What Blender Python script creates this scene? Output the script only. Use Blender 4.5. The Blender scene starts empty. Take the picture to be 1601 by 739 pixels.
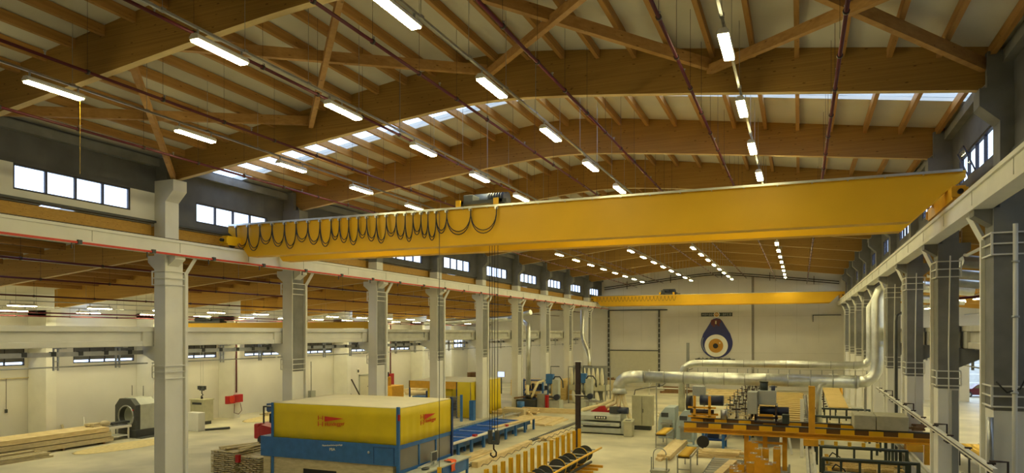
import bpy, bmesh, math, random
from mathutils import Vector, Matrix
random.seed(7)
PI = math.pi
sc = bpy.context.scene
COL = sc.collection

# ------------------------------------------------------------------ camera
CAMZ = 6.61
cam_d = bpy.data.cameras.new('camera'); cam = bpy.data.objects.new('camera', cam_d); COL.objects.link(cam)
cam.location = (0, 0, CAMZ); cam.rotation_euler = (PI/2, 0, 0.38926)
cam_d.sensor_width = 36; cam_d.lens = 1096.5/1601*36; cam_d.shift_y = 151.1/1601
cam_d.clip_start = .05; cam_d.clip_end = 400
sc.camera = cam
# ------------------------------------------------------------------ light and exposure
LAMP = 78.0
LAMP_COL = (1.0, .885, .44)
SKY = 3.4
w = bpy.data.worlds.new('sky'); sc.world = w; w.use_nodes = True
w.node_tree.nodes['Background'].inputs[0].default_value = (.60, .75, 1.0, 1)
w.node_tree.nodes['Background'].inputs[1].default_value = SKY
vs = sc.view_settings
sc.display_settings.display_device = 'sRGB'
vs.view_transform = 'Standard'; vs.look = 'None'; vs.gamma = 1; vs.use_curve_mapping = False
vs.exposure = 0.0

# ------------------------------------------------------------------ materials
MATS = {}
def nodes(m): return m.node_tree.nodes, m.node_tree.links
def mat(name, col, rough=.6, metal=0.0, var=.08, scale=3.0, stretch=(1, 1, 1), bump=0.0, col2=None, spec=.5, detail=4):
    m = bpy.data.materials.new(name); m.use_nodes = True; N, L = nodes(m)
    b = N['Principled BSDF']; b.inputs['Roughness'].default_value = rough; b.inputs['Metallic'].default_value = metal
    b.inputs['Specular IOR Level'].default_value = spec
    tc = N.new('ShaderNodeTexCoord'); mp = N.new('ShaderNodeMapping'); mp.inputs['Scale'].default_value = stretch
    nz = N.new('ShaderNodeTexNoise'); nz.inputs['Scale'].default_value = scale; nz.inputs['Detail'].default_value = detail
    rp = N.new('ShaderNodeValToRGB'); rp.color_ramp.elements[0].position = .3; rp.color_ramp.elements[1].position = .7
    c1 = [max(0, c*(1-var)) for c in col]; c2 = [min(1, c*(1+var)) for c in (col2 or col)]
    rp.color_ramp.elements[0].color = (*c1, 1); rp.color_ramp.elements[1].color = (*c2, 1)
    L.new(tc.outputs['Object'], mp.inputs[0]); L.new(mp.outputs[0], nz.inputs[0]); L.new(nz.outputs[0], rp.inputs[0]); L.new(rp.outputs[0], b.inputs['Base Color'])
    if bump:
        bp = N.new('ShaderNodeBump'); bp.inputs['Strength'].default_value = bump; bp.inputs['Distance'].default_value = .02
        L.new(nz.outputs[0], bp.inputs['Height']); L.new(bp.outputs[0], b.inputs['Normal'])
    MATS[name] = m; return m
def emis(name, col, s):
    m = bpy.data.materials.new(name); m.use_nodes = True; N, L = nodes(m)
    N.remove(N['Principled BSDF']); e = N.new('ShaderNodeEmission'); e.inputs[0].default_value = (*col, 1); e.inputs[1].default_value = s
    L.new(e.outputs[0], N['Material Output'].inputs[0]); MATS[name] = m; return m
def glassy(name, tint, gloss=.12, rough=.03):
    m = bpy.data.materials.new(name); m.use_nodes = True; N, L = nodes(m)
    N.remove(N['Principled BSDF']); t = N.new('ShaderNodeBsdfTransparent'); t.inputs[0].default_value = (*tint, 1)
    g = N.new('ShaderNodeBsdfGlossy'); g.inputs['Roughness'].default_value = rough; mx = N.new('ShaderNodeMixShader'); mx.inputs[0].default_value = gloss
    L.new(t.outputs[0], mx.inputs[1]); L.new(g.outputs[0], mx.inputs[2]); L.new(mx.outputs[0], N['Material Output'].inputs[0]); MATS[name] = m; return m
def wood(name, c1, c2, stretch, knots=True, lam=0.0, rough=.55):
    """sawn or glued timber: long grain streaks, boards glued in layers, dark knots"""
    m = bpy.data.materials.new(name); m.use_nodes = True; N, L = nodes(m)
    b = N['Principled BSDF']; b.inputs['Roughness'].default_value = rough; b.inputs['Specular IOR Level'].default_value = .3
    tc = N.new('ShaderNodeTexCoord'); mp = N.new('ShaderNodeMapping'); mp.inputs['Scale'].default_value = stretch
    nz = N.new('ShaderNodeTexNoise'); nz.inputs['Scale'].default_value = 1.6; nz.inputs['Detail'].default_value = 6; nz.inputs['Roughness'].default_value = .6
    rp = N.new('ShaderNodeValToRGB'); rp.color_ramp.elements[0].position = .32; rp.color_ramp.elements[1].position = .68
    rp.color_ramp.elements[0].color = (*c1, 1); rp.color_ramp.elements[1].color = (*c2, 1)
    L.new(tc.outputs['Object'], mp.inputs[0]); L.new(mp.outputs[0], nz.inputs[0]); L.new(nz.outputs[0], rp.inputs[0])
    out = rp.outputs[0]
    if knots:
        m2 = N.new('ShaderNodeMapping'); m2.inputs['Scale'].default_value = tuple(2.6 if s < 3 else 7.5 for s in stretch)
        vo = N.new('ShaderNodeTexVoronoi'); vo.inputs['Scale'].default_value = 1.0
        r2 = N.new('ShaderNodeValToRGB'); r2.color_ramp.elements[0].position = .06; r2.color_ramp.elements[1].position = .15
        r2.color_ramp.elements[0].color = (.42, .36, .3, 1); r2.color_ramp.elements[1].color = (1, 1, 1, 1)
        mx = N.new('ShaderNodeMixRGB'); mx.blend_type = 'MULTIPLY'; mx.inputs[0].default_value = 1
        L.new(tc.outputs['Object'], m2.inputs[0]); L.new(m2.outputs[0], vo.inputs[0]); L.new(vo.outputs[0], r2.inputs[0])
        L.new(out, mx.inputs[1]); L.new(r2.outputs[0], mx.inputs[2]); out = mx.outputs[0]
    if lam:
        sp = N.new('ShaderNodeSeparateXYZ'); mu = N.new('ShaderNodeMath'); mu.operation = 'MULTIPLY'; mu.inputs[1].default_value = 1/lam
        fr = N.new('ShaderNodeMath'); fr.operation = 'FRACT'; r3 = N.new('ShaderNodeValToRGB')
        r3.color_ramp.elements[0].position = 0; r3.color_ramp.elements[0].color = (.74, .74, .74, 1); r3.color_ramp.elements[1].position = .07; r3.color_ramp.elements[1].color = (1, 1, 1, 1)
        mx2 = N.new('ShaderNodeMixRGB'); mx2.blend_type = 'MULTIPLY'; mx2.inputs[0].default_value = .7
        L.new(tc.outputs['Object'], sp.inputs[0]); L.new(sp.outputs[2], mu.inputs[0]); L.new(mu.outputs[0], fr.inputs[0]); L.new(fr.outputs[0], r3.inputs[0])
        L.new(out, mx2.inputs[1]); L.new(r3.outputs[0], mx2.inputs[2]); out = mx2.outputs[0]
    L.new(out, b.inputs['Base Color']); MATS[name] = m; return m
M = MATS
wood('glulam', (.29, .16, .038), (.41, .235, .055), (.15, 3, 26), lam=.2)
wood('glulam_aisle_lit', (.46, .25, .045), (.62, .36, .07), (.15, 3, 26), lam=.2)  # lamp light on the aisle timber put into a brighter wood colour
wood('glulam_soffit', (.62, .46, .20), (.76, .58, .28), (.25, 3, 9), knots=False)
wood('purlin', (.32, .16, .04), (.46, .25, .07), (6, .3, 6))
wood('brace', (.38, .20, .06), (.52, .30, .10), (2, 2, 6))
wood('fresh', (.66, .50, .24), (.86, .70, .40), (1.2, 1.2, 8), knots=False)
wood('fresh_x', (.56, .39, .13), (.76, .57, .24), (.5, 7, 9), knots=True)
wood('dull_wood', (.50, .42, .25), (.68, .58, .36), (2, 2, 9), knots=False)
wood('old_wood', (.16, .085, .035), (.30, .17, .07), (2, 2, 8), knots=False)
mat('sheathing', (.62, .59, .49), .8, var=.05, scale=.8)
mat('floor_mat', (.50, .47, .34), .5, var=.14, scale=.35, detail=9, col2=(.66, .61, .44), spec=.35)
mat('plaster', (.71, .69, .63), .8, var=.04, scale=.5)
mat('white_paint', (.76, .75, .68), .6, var=.05, scale=1.2)
mat('concrete', (.20, .20, .19), .85, var=.18, scale=1.5, detail=8, bump=.15)
mat('concrete_dark', (.115, .115, .115), .9, var=.2, scale=1.1, detail=8, bump=.15)
mat('concrete_pale', (.50, .49, .42), .8, var=.12, scale=2, detail=8, bump=.1)
mat('block_grey', (.42, .40, .28), .9, var=.12, scale=3, detail=8, bump=.2)
mat('crane_yellow', (.80, .45, .004), .45, var=.03, scale=1.0)
mat('machine_orange', (.74, .38, .02), .45, var=.1, scale=3)
mat('cloth_yellow', (.72, .54, .004), .55, var=.06, scale=1.2, bump=.3)
mat('canvas', (.82, .75, .52), .75, var=.05, scale=1.5)
mat('blue_paint', (.035, .15, .42), .4, var=.15, scale=3)
mat('blue_dark', (.015, .05, .20), .4, var=.1, scale=3)
mat('blue_deck', (.012, .085, .42), .75, var=.12, scale=2, spec=.15)
mat('navy', (.02, .026, .15), .35, var=.05)
mat('steel', (.42, .43, .42), .35, .8, var=.12, scale=4)
mat('galv', (.68, .70, .66), .34, .9, var=.12, scale=2.5)
mat('grey_paint', (.40, .42, .36), .45, var=.06)
mat('machine_grey', (.50, .52, .44), .45, var=.08)
mat('machine_bluegrey', (.42, .50, .50), .45, var=.07)
mat('beige', (.52, .50, .34), .6, var=.08)
mat('dark_grey', (.055, .06, .06), .5, var=.1)
mat('rubber', (.02, .02, .022), .6, var=.1)
mat('web_brown', (.17, .085, .02), .6, var=.1)
mat('motor_blue', (.03, .04, .07), .4, var=.1)
mat('dark_iron', (.045, .03, .028), .5, .2, var=.2, scale=5)
mat('green_steel', (.035, .05, .042), .45, var=.15)
mat('red_paint', (.42, .012, .015), .4, var=.08)
mat('red_rail', (.62, .05, .02), .5, var=.05)
mat('pipe_red', (.11, .012, .02), .4, var=.1)
mat('fluo', (.95, .14, .03), .7, var=.1)
mat('cream_hose', (.74, .64, .36), .6, var=.08, scale=8)
mat('white_plastic', (.78, .77, .70), .4, var=.03)
mat('brass', (.72, .45, .04), .35, .3, var=.1)
mat('eye_white', (.86, .84, .72), .5, var=.02)
mat('eye_amber', (.50, .24, .02), .4, var=.1)
mat('black', (.012, .012, .014), .5, var=.05)
mat('logo_red', (.62, .035, .008), .5, var=.03)
mat('frame_dark', (.02, .018, .03), .5, var=.05)
mat('beige_door', (.62, .59, .44), .6, var=.03)
mat('sawdust', (.66, .54, .26), .95, var=.15, scale=5, bump=.3)
mat('asphalt', (.45, .45, .46), .9, var=.08)
mat('bag_cloth', (.80, .75, .56), .9, var=.07)
mat('car_red', (.11, .012, .02), .2, var=.03)
mat('grid_grey', (.30, .31, .30), .5, .4, var=.05)
glassy('glass', (.97, .98, 1.0), .06); glassy('smoked', (.62, .60, .56), .12); _n = MATS['smoked'].node_tree; _d = _n.nodes.new('ShaderNodeBsdfDiffuse'); _d.inputs[0].default_value = (.42, .40, .35, 1); _x = _n.nodes.new('ShaderNodeMixShader'); _x.inputs[0].default_value = .5
_o = _n.nodes['Material Output']; _s = _o.inputs[0].links[0].from_socket; _n.links.new(_s, _x.inputs[1]); _n.links.new(_d.outputs[0], _x.inputs[2]); _n.links.new(_x.outputs[0], _o.inputs[0]); glassy('skyglass', (.92, .95, 1.0), .04, .3)
glassy('car_glass', (.12, .13, .14), .25)
emis('lamp_tube', LAMP_COL, LAMP); emis('screen', (.55, .65, 1.0), 1.6); emis('signal', (1, .9, .5), 3)

# ------------------------------------------------------------------ mesh collector
class MB:
    def __init__(s): s.v = []; s.f = []; s.mi = []; s.sm = []
    def add(s, vs_, fs, mi=0, smooth=False):
        o = len(s.v); s.v += [Vector(p) for p in vs_]
        for f in fs: s.f.append([o+i for i in f]); s.mi.append(mi); s.sm.append(smooth)
        return s
    def box(s, x0, x1, y0, y1, z0, z1, mi=0):
        return s.add([(x0,y0,z0),(x1,y0,z0),(x1,y1,z0),(x0,y1,z0),(x0,y0,z1),(x1,y0,z1),(x1,y1,z1),(x0,y1,z1)],
                     [(0,3,2,1),(4,5,6,7),(0,1,5,4),(1,2,6,5),(2,3,7,6),(3,0,4,7)], mi)
    def rbox(s, c, size, rz=0, mi=0, rx=0, ry=0):
        R = Matrix.Rotation(rz, 3, 'Z') @ Matrix.Rotation(ry, 3, 'Y') @ Matrix.Rotation(rx, 3, 'X'); c = Vector(c); hx, hy, hz = [q/2 for q in size]
        P = [c + R @ Vector(p) for p in ((-hx,-hy,-hz),(hx,-hy,-hz),(hx,hy,-hz),(-hx,hy,-hz),(-hx,-hy,hz),(hx,-hy,hz),(hx,hy,hz),(-hx,hy,hz))]
        return s.add(P, [(0,3,2,1),(4,5,6,7),(0,1,5,4),(1,2,6,5),(2,3,7,6),(3,0,4,7)], mi)
    def bar(s, p0, p1, w_, h_, mi=0):
        p0, p1 = Vector(p0), Vector(p1); d = (p1-p0).normalized(); up = Vector((0,0,1)) if abs(d.z) < .95 else Vector((0,1,0))
        a = d.cross(up).normalized(); b = a.cross(d).normalized()
        P = [q + a*i*w_/2 + b*j*h_/2 for q in (p0, p1) for i, j in ((-1,-1),(1,-1),(1,1),(-1,1))]
        return s.add(P, [(0,3,2,1),(4,5,6,7),(0,1,5,4),(1,2,6,5),(2,3,7,6),(3,0,4,7)], mi)
    def tube(s, pts, r, n=8, mi=0, caps=True, radii=None):
        pts = [Vector(p) for p in pts]; rings = []; ref = None
        for i, p in enumerate(pts):
            d = (pts[min(i+1, len(pts)-1)] - pts[max(i-1, 0)]).normalized()
            if ref is None: ref = Vector((0,0,1)) if abs(d.z) < .9 else Vector((1,0,0))
            a = ref - d*ref.dot(d)
            if a.length < 1e-4: a = Vector((0,1,0)) - d*d.y
            a.normalize(); b = d.cross(a); ref = a; rr = radii[i] if radii else r
            rings.append([p + (a*math.cos(2*PI*k/n) + b*math.sin(2*PI*k/n))*rr for k in range(n)])
        o = len(s.v)
        for R in rings: s.v += R
        for i in range(len(rings)-1):
            for k in range(n):
                s.f.append([o+i*n+k, o+i*n+(k+1)%n, o+(i+1)*n+(k+1)%n, o+(i+1)*n+k]); s.mi.append(mi); s.sm.append(n > 5)
        if caps:
            s.f.append([o+k for k in range(n)][::-1]); s.f.append([o+(len(rings)-1)*n+k for k in range(n)]); s.mi += [mi]*2; s.sm += [False]*2
        return s
    def cyl(s, p0, p1, r, n=14, mi=0, r1=None): return s.tube([p0, p1], r, n, mi, radii=[r, r if r1 is None else r1])
    def prism(s, poly, axis, a0, a1, mi=0):
        """poly: 2-d outline in the two other axes (x,y,z order), extruded along axis"""
        n = len(poly)
        def pt(q, a): return (a, q[0], q[1]) if axis == 'x' else (q[0], a, q[1]) if axis == 'y' else (q[0], q[1], a)
        P = [pt(q, a0) for q in poly] + [pt(q, a1) for q in poly]
        return s.add(P, [list(range(n))[::-1], list(range(n, 2*n))] + [(i, (i+1)%n, n+(i+1)%n, n+i) for i in range(n)], mi)
    def disc(s, c, r, axis, t, n=28, mi=0):
        c = Vector(c); d = {'x': Vector((1,0,0)), 'y': Vector((0,1,0)), 'z': Vector((0,0,1))}[axis]
        return s.cyl(c-d*t/2, c+d*t/2, r, n, mi)
    def sphere(s, c, r, n=10, mi=0, sq=(1,1,1)):
        P = []; F = []; c = Vector(c)
        for i in range(n//2+1):
            t = PI*i/(n//2)
            for k in range(n): P.append(c + Vector((math.sin(t)*math.cos(2*PI*k/n)*r*sq[0], math.sin(t)*math.sin(2*PI*k/n)*r*sq[1], math.cos(t)*r*sq[2])))
        for i in range(n//2):
            for k in range(n): F.append((i*n+k, (i+1)*n+k, (i+1)*n+(k+1)%n, i*n+(k+1)%n))
        return s.add(P, F, mi, True)
    def mesh(s, name, off, mats):
        me = bpy.data.meshes.new(name); me.from_pydata([tuple(v-off) for v in s.v], [], s.f)
        for m in (mats if isinstance(mats, (list, tuple)) else [mats]): me.materials.append(M[m])
        me.polygons.foreach_set('material_index', s.mi); me.polygons.foreach_set('use_smooth', s.sm)
        bm = bmesh.new(); bm.from_mesh(me); bmesh.ops.remove_doubles(bm, verts=bm.verts, dist=1e-5)
        bmesh.ops.recalc_face_normals(bm, faces=bm.faces); bm.to_mesh(me); bm.free(); me.update(); return me
WL = {}
def wloc(o): return WL.get(o.name, Vector((0,0,0)))
def tag(o, label=None, cat=None, group=None, kind=None):
    if label: o['label'] = label
    if cat: o['category'] = cat
    if group: o['group'] = group
    if kind: o['kind'] = kind
    return o
def thing(name, label, cat, loc=(0,0,0), group=None):
    o = bpy.data.objects.new(name, None); COL.objects.link(o); o.location = loc; o.empty_display_size = .2; WL[o.name] = Vector(loc)
    return tag(o, label, cat, group)
def obj(name, mb, mats, parent=None, label=None, cat=None, group=None, kind=None, bevel=0, origin=None):
    """link the collected shape as ONE mesh object; geometry is given in world coordinates"""
    if parent is not None: off = wloc(parent)
    elif origin is not None: off = Vector(origin)
    else:
        xs = [v.x for v in mb.v]; ys = [v.y for v in mb.v]; zs = [v.z for v in mb.v]
        off = Vector(((min(xs)+max(xs))/2, (min(ys)+max(ys))/2, min(zs)))
    o = bpy.data.objects.new(name, mb.mesh(name, off, mats)); COL.objects.link(o)
    if parent is not None: o.parent = parent; WL[o.name] = off
    else: o.location = off; WL[o.name] = off
    if bevel:
        b = o.modifiers.new('b', 'BEVEL'); b.width = bevel; b.segments = 2; b.limit_method = 'ANGLE'
    return tag(o, label, cat, group, kind)
def struct(name, mb, mats, origin=(0,0,0)): return obj(name, mb, mats, kind='structure', origin=origin)
def dup(root, loc=None, label=None, group=None, rz=0, rot=None):
    def rec(o, par):
        c = o.copy(); COL.objects.link(c); c.parent = par
        for ch in list(o.children): rec(ch, c)
        return c
    r = rec(root, None)
    if loc is not None: r.location = loc
    if rot is not None: r.rotation_euler = rot
    elif rz: r.rotation_euler = (0, 0, rz)
    if label: r['label'] = label
    if group: r['group'] = group
    return r
def parts(name, mb, locs, m, parent, **kw):
    """one part built about the origin, then copied to each world position"""
    off = wloc(parent); src = None
    for p in locs:
        if src is None:
            src = bpy.data.objects.new(name, mb.mesh(name, Vector((0,0,0)), m)); COL.objects.link(src); c = src; c.parent = parent; WL[c.name] = off; tag(c, **kw)
        else: c = src.copy(); COL.objects.link(c)
        c.location = Vector(p) - off
    return src
ORD = ['first','second','third','fourth','fifth','sixth','seventh','eighth','ninth','tenth','eleventh','twelfth','thirteenth','fourteenth','fifteenth','sixteenth','seventeenth','eighteenth','nineteenth','twentieth','twenty-first','twenty-second','twenty-third','twenty-fourth','twenty-fifth','twenty-sixth']
def textobj(body, name, size, loc, rot, m, parent, ext=.004, scale_x=1, label=None):
    cu = bpy.data.curves.new(name, 'FONT'); cu.body = body; cu.size = size; cu.extrude = ext; cu.align_x = 'CENTER'; cu.align_y = 'CENTER'
    t = bpy.data.objects.new(name, cu); COL.objects.link(t); bpy.context.view_layer.update()
    me = bpy.data.meshes.new_from_object(t.evaluated_get(bpy.context.evaluated_depsgraph_get())); bpy.data.objects.remove(t)
    me.materials.clear(); me.materials.append(M[m])
    o = bpy.data.objects.new(name, me); COL.objects.link(o); o.parent = parent
    o.location = Vector(loc) - wloc(parent); o.rotation_euler = rot; o.scale = (scale_x, 1, 1)
    if label: o['label'] = label
    return o

# ------------------------------------------------------------------ the setting
XL0, XL1 = -23.30, -22.72          # left columns
XR0, XR1 = 4.32, 4.93              # right columns
S = 7.342; FY0 = 20.44
FR = [FY0 + S*k for k in range(-2, 9)]     # frame lines
FR[0], FR[1] = 5.2, 12.82
YE = 86.8; XC = -9.19
def zbot(x): return CAMZ + 7.62 - .122*math.hypot(x-XC, 2.0)
def ztop(x): return CAMZ + 9.05 - .150*math.hypot(x-XC, 1.5)
def zaL(x): return CAMZ + 4.28 - .103*(-23.3-x)      # left aisle roof
def zaR(x): return CAMZ + 4.28 - .103*(x-4.93)       # right aisle roof
XWL, XWR = -42.2, 24.2
struct('floor', MB().box(XWL-.3, XWR+.3, -3.2, YE+.3, -.2, 0), 'floor_mat')
struct('floor_outside', MB().box(8, 60, 79.9, 150, -.25, -.05), 'asphalt')
# roof of the nave, open along the daylight strip
def roofslab(y0, y1):
    mb = MB(); xs = [-23.9 + (5.5+23.9)*i/40 for i in range(41)]
    poly = [(x, ztop(x)+.002) for x in xs] + [(x, ztop(x)+.25) for x in reversed(xs)]
    return mb.prism(poly, 'y', y0, y1)
SKY0, SKY1 = 22.5, 24.7
r1 = roofslab(-3.3, SKY0); r2 = roofslab(SKY1, YE+.3)
struct('ceiling', r1, 'sheathing'); struct('ceiling_nave_far', r2, 'sheathing')
xs = [-23.9 + 29.4*i/40 for i in range(41)]
struct('window_skylight_nave', MB().prism([(x, ztop(x)+.10) for x in xs] + [(x, ztop(x)+.12) for x in reversed(xs)], 'y', SKY0, SKY1), 'skyglass')
# aisle roofs with daylight strips
def aisle_roof(x0, x1, zf, nm, strips):
    ys = [-3.3] + [q for s_ in strips for q in s_] + [YE+.3]; mb = MB()
    for i in range(0, len(ys), 2): mb.prism([(x0, zf(x0)), (x1, zf(x1)), (x1, zf(x1)+.22), (x0, zf(x0)+.22)], 'y', ys[i], ys[i+1])
    struct(nm, mb, 'sheathing')
    mb = MB()
    for a, b in strips: mb.prism([(x0, zf(x0)+.1), (x1, zf(x1)+.1), (x1, zf(x1)+.12), (x0, zf(x0)+.12)], 'y', a, b)
    struct('window_skylight_'+nm.split('_')[1], mb, 'skyglass')
strips = [(15.7+14.68*k, 16.9+14.68*k) for k in range(5)]
aisle_roof(XWL-.3, -23.45, zaL, 'ceiling_aisle_left', strips)
aisle_roof(5.08, XWR+.3, zaR, 'ceiling_aisle_right', strips)
# outer walls with window openings: wall pieces around each opening
WZ0, WZ1 = 4.72, 6.15
def long_wall(nm, x0, x1, z1, y0, y1, openings, mats='plaster'):
    mb = MB(); y = y0
    for (a, b, c, d) in openings:
        mb.box(x0, x1, y, a, 0 if nm != 'clere' else c, z1); mb.box(x0, x1, a, b, 0, c); mb.box(x0, x1, a, b, d, z1); y = b
    mb.box(x0, x1, y, y1, 0, z1); struct(nm, mb, mats)
wopL = [(8.26+S*k, 12.61+S*k, WZ0, WZ1) for k in range(0, 11)]
long_wall('wall_left', XWL-.25, XWL, 9.0, -3.2, YE+.2, wopL)
long_wall('wall_right', XWR, XWR+.25, 9.0, -3.2, 79.9, wopL[:9])
wn = [0]
def window(x, a, b, z0, z1, side, tilt=(), blind=False, panes=4):
    """strip window set in a wall that runs along y; side +1: room lies towards +x"""
    wn[0] += 1
    t = .06; mb = MB(); X0, X1 = x-.05, x+.05
    mb.box(X0, X1, a, b, z0, z0+t); mb.box(X0, X1, a, b, z1-t, z1); mb.box(X0, X1, a, a+t, z0+t, z1-t); mb.box(X0, X1, b-t, b, z0+t, z1-t)
    wd = (b-a-2*t)/panes
    for k in range(1, panes): mb.box(X0+.005, X1-.005, a+t+wd*k-.035, a+t+wd*k+.035, z0+t, z1-t)
    fr = struct('window_%d' % wn[0], mb, 'frame_dark', origin=(x, (a+b)/2, z0))
    g = MB()
    for k in range(panes):
        ya, yb = a+t+wd*k+.035, a+t+wd*(k+1)-.035
        if k in tilt:      # sash hinged at its foot, leaning into the room
            p = side*.32; s_ = MB()
            for (q0, q1, h0, h1) in ((ya, ya+.05, 0, 1), (yb-.05, yb, 0, 1), (ya, yb, 0, .06), (ya, yb, .94, 1)):
                za, zb = z0+t+(z1-z0-2*t)*h0, z0+t+(z1-z0-2*t)*h1
                s_.add([(x+p*h0, q0, za), (x+p*h0, q1, za), (x+p*h1, q1, zb), (x+p*h1, q0, zb), (x+p*h0+side*.04, q0, za), (x+p*h0+side*.04, q1, za), (x+p*h1+side*.04, q1, zb), (x+p*h1+side*.04, q0, zb)],
                       [(0,1,2,3),(7,6,5,4),(0,4,5,1),(1,5,6,2),(2,6,7,3),(3,7,4,0)])
            obj('sash', s_, 'frame_dark', fr)
            g.add([(x, ya, z0+t), (x, yb, z0+t), (x+p, yb, z1-t), (x+p, ya, z1-t)], [(0,1,2,3)])
        else: g.box(x-.006, x+.006, ya, yb, z0+t, z1-t)
    obj('pane', g, 'glass', fr)
    if blind:
        obj('blind', MB().box(x+side*.03-.008, x+side*.03+.008, a+t, b-t, z0+.2, z1-t), 'concrete_dark', fr)
    return fr
for i, (a, b, c, d) in enumerate(wopL):
    if b > 23: window(XWL-.06, a, b, c, d, 1, blind=i < 9)
    if i < 9 and b > 35: window(XWR+.06, a, b, c, d, -1)
# clerestory walls above the crane rails
def clere(nm, x0, x1, side):
    mb = MB(); CZ0, CZ1 = (11.23, 12.07) if side > 0 else (11.30, 12.2)
    zt = ztop(x0)-.01
    ys = [-3.2] + FR + [YE]
    for i in range(len(ys)-1):
        a, b = ys[i+1]-5.74, ys[i+1]-1.49
        mi = 1 if (side > 0 and i == 2) else 0     # the bay beside the near left window is painted up to the window head
        if i == 0 or b > YE-.5: mb.box(x0, x1, ys[i], ys[i+1], 10.98, zt, 0); continue
        mb.box(x0, x1, ys[i], a, 10.98, CZ1, mi); mb.box(x0, x1, b, ys[i+1], 10.98, CZ1, mi); mb.box(x0, x1, a, b, 10.98, CZ0, mi); mb.box(x0, x1, ys[i], ys[i+1], CZ1, zt, 0)
        window((x0+x1)/2, a, b, CZ0, CZ1, side, tilt=((2,) if side < 0 and i == 3 else ()))
    struct(nm, mb, ['concrete_dark', 'white_paint'])
    # pale eaves beam under the roof edge
    struct(nm.replace('wall', 'trim_eaves'), MB().box(min(x0, x1)+(-.0 if side > 0 else -.22), max(x0, x1)+(.22 if side > 0 else 0), -3.2, YE, zt-.42, zt-.12), 'concrete')
    struct(nm.replace('wall', 'trim_gutter'), MB().box(x0-.1, x1+.1, -3.2, YE, 10.90, 10.98), 'dark_grey')
clere('wall_clerestory_left', -23.42, -23.28, 1)
clere('wall_clerestory_right', 4.74, 4.88, -1)
# end walls
def gable():
    xs2 = [XL0-.2 + (XR1+.4-XL0)*i/30 for i in range(31)]
    return [(xs2[0], 0), (xs2[-1], 0)] + [(x, ztop(x)) for x in reversed(xs2)]
struct('wall_end', MB().prism(gable(), 'y', YE, YE+.25), 'plaster')
struct('wall_end_left_aisle', MB().prism([(XWL, 0), (XL0-.2, 0), (XL0-.2, zaL(XL0-.2)), (XWL, zaL(XWL))], 'y', YE, YE+.25), 'plaster')
struct('wall_near', MB().prism(gable(), 'y', -3.3, -3.05), 'plaster')
struct('wall_near_left_aisle', MB().prism([(XWL, 0), (XL0-.2, 0), (XL0-.2, zaL(XL0-.2)), (XWL, zaL(XWL))], 'y', -3.3, -3.05), 'plaster')
struct('wall_near_right_aisle', MB().prism([(XR1+.2, 0), (XWR, 0), (XWR, zaR(XWR)), (XR1+.2, zaR(XR1+.2))], 'y', -3.3, -3.05), 'plaster')
mb = MB().box(XR1+.13, 15.2, 79.6, 79.85, 0, zaR(15.2)); mb.box(19.6, XWR, 79.6, 79.85, 0, zaR(XWR)); mb.box(15.2, 19.6, 79.6, 79.85, 5.0, zaR(19.6))
mb.prism([(XR1+.13, zaR(15.2)), (15.2, zaR(15.2)), (XR1+.13, zaR(XR1+.13))], 'y', 79.6, 79.85)
struct('wall_end_right_aisle', mb, 'plaster')
struct('wall_return_right', MB().box(XR1+.13, XR1+.3, 79.85, YE, 0, 10.9), 'plaster')
# roof line pipes and wall joints on the end wall
mb = MB()
for dz in (.18, .42): mb.tube([(x, YE-.15, zbot(x)-dz) for x in [-22.9 + 27*i/24 for i in range(25)]], .05, 6)
for x in (-20, -14.6, -8.6, -3.2, 1.5): mb.box(x-.03, x+.03, YE-.2, YE-.05, zbot(x)-.75, zbot(x)+.2)
struct('trim_end_wall_pipe', mb, 'dark_iron')
mb = MB()
for x in (-5.15, -5.0): mb.box(x-.03, x+.03, YE-.06, YE-.0, 0, 13.2)
struct('trim_end_wall_downpipe', mb, 'dark_iron')
mb = MB()
for x in (-20.5, -18.2, -13.6, -11.3, -6.7, -2.6, -.3, 2.0): mb.box(x-.012, x+.012, YE-.01, YE, 5.5, 13)
for z in (4.3, 8.6): mb.box(-15.8, 4.4, YE-.01, YE, z, z+.02)
struct('trim_panel_joints', mb, 'concrete_pale')
mb = MB().box(1.4, 4.3, YE-.12, YE-.04, 8.62, 8.7); mb.box(1.36, 1.44, YE-.12, YE-.04, 7.9, 8.7)
struct('trim_wall_conduit', mb, 'dark_grey')
# roller door with the clad opening above it
d = MB().box(-22.2, -16.05, YE-.08, YE, 0, 4.45)
for k in range(1, 9): d.box(-22.2, -16.05, YE-.095, YE-.07, .5*k-.015, .5*k+.015)
door = struct('door_1', d, 'beige_door', origin=(-19.1, YE, 0))
f = MB()
for x in (-22.35, -16.0): f.box(x-.1, x+.1, YE-.2, YE-.02, 0, 9.45)
f.box(-22.4, -15.0, YE-.2, YE-.02, 9.42, 9.55); obj('guide_rail', f, 'dark_grey', door)
f = MB()
for k in range(14):
    for x in (-22.35, -16.0): f.box(x-.14, x+.14, YE-.24, YE-.2, .35+.62*k, .5+.62*k)
obj('rail_clamps', f, 'steel', door)
obj('head_seam', MB().box(-22.2, -16.05, YE-.11, YE-.08, 4.4, 4.52), 'dark_grey', door)
# side door in the left outer wall
d = MB().box(XWL, XWL+.06, 61.2, 62.8, 0, 2.2); dr = struct('door_2', d, 'beige_door', origin=(XWL, 62, 0))
f = MB().box(XWL, XWL+.1, 61.1, 61.2, 0, 2.3); f.box(XWL, XWL+.1, 62.8, 62.9, 0, 2.3); f.box(XWL, XWL+.1, 61.1, 62.9, 2.2, 2.32); obj('door_frame', f, 'grey_paint', dr)
obj('door_handle', MB().box(XWL+.06, XWL+.12, 62.55, 62.7, 1.0, 1.05), 'dark_grey', dr)
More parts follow.
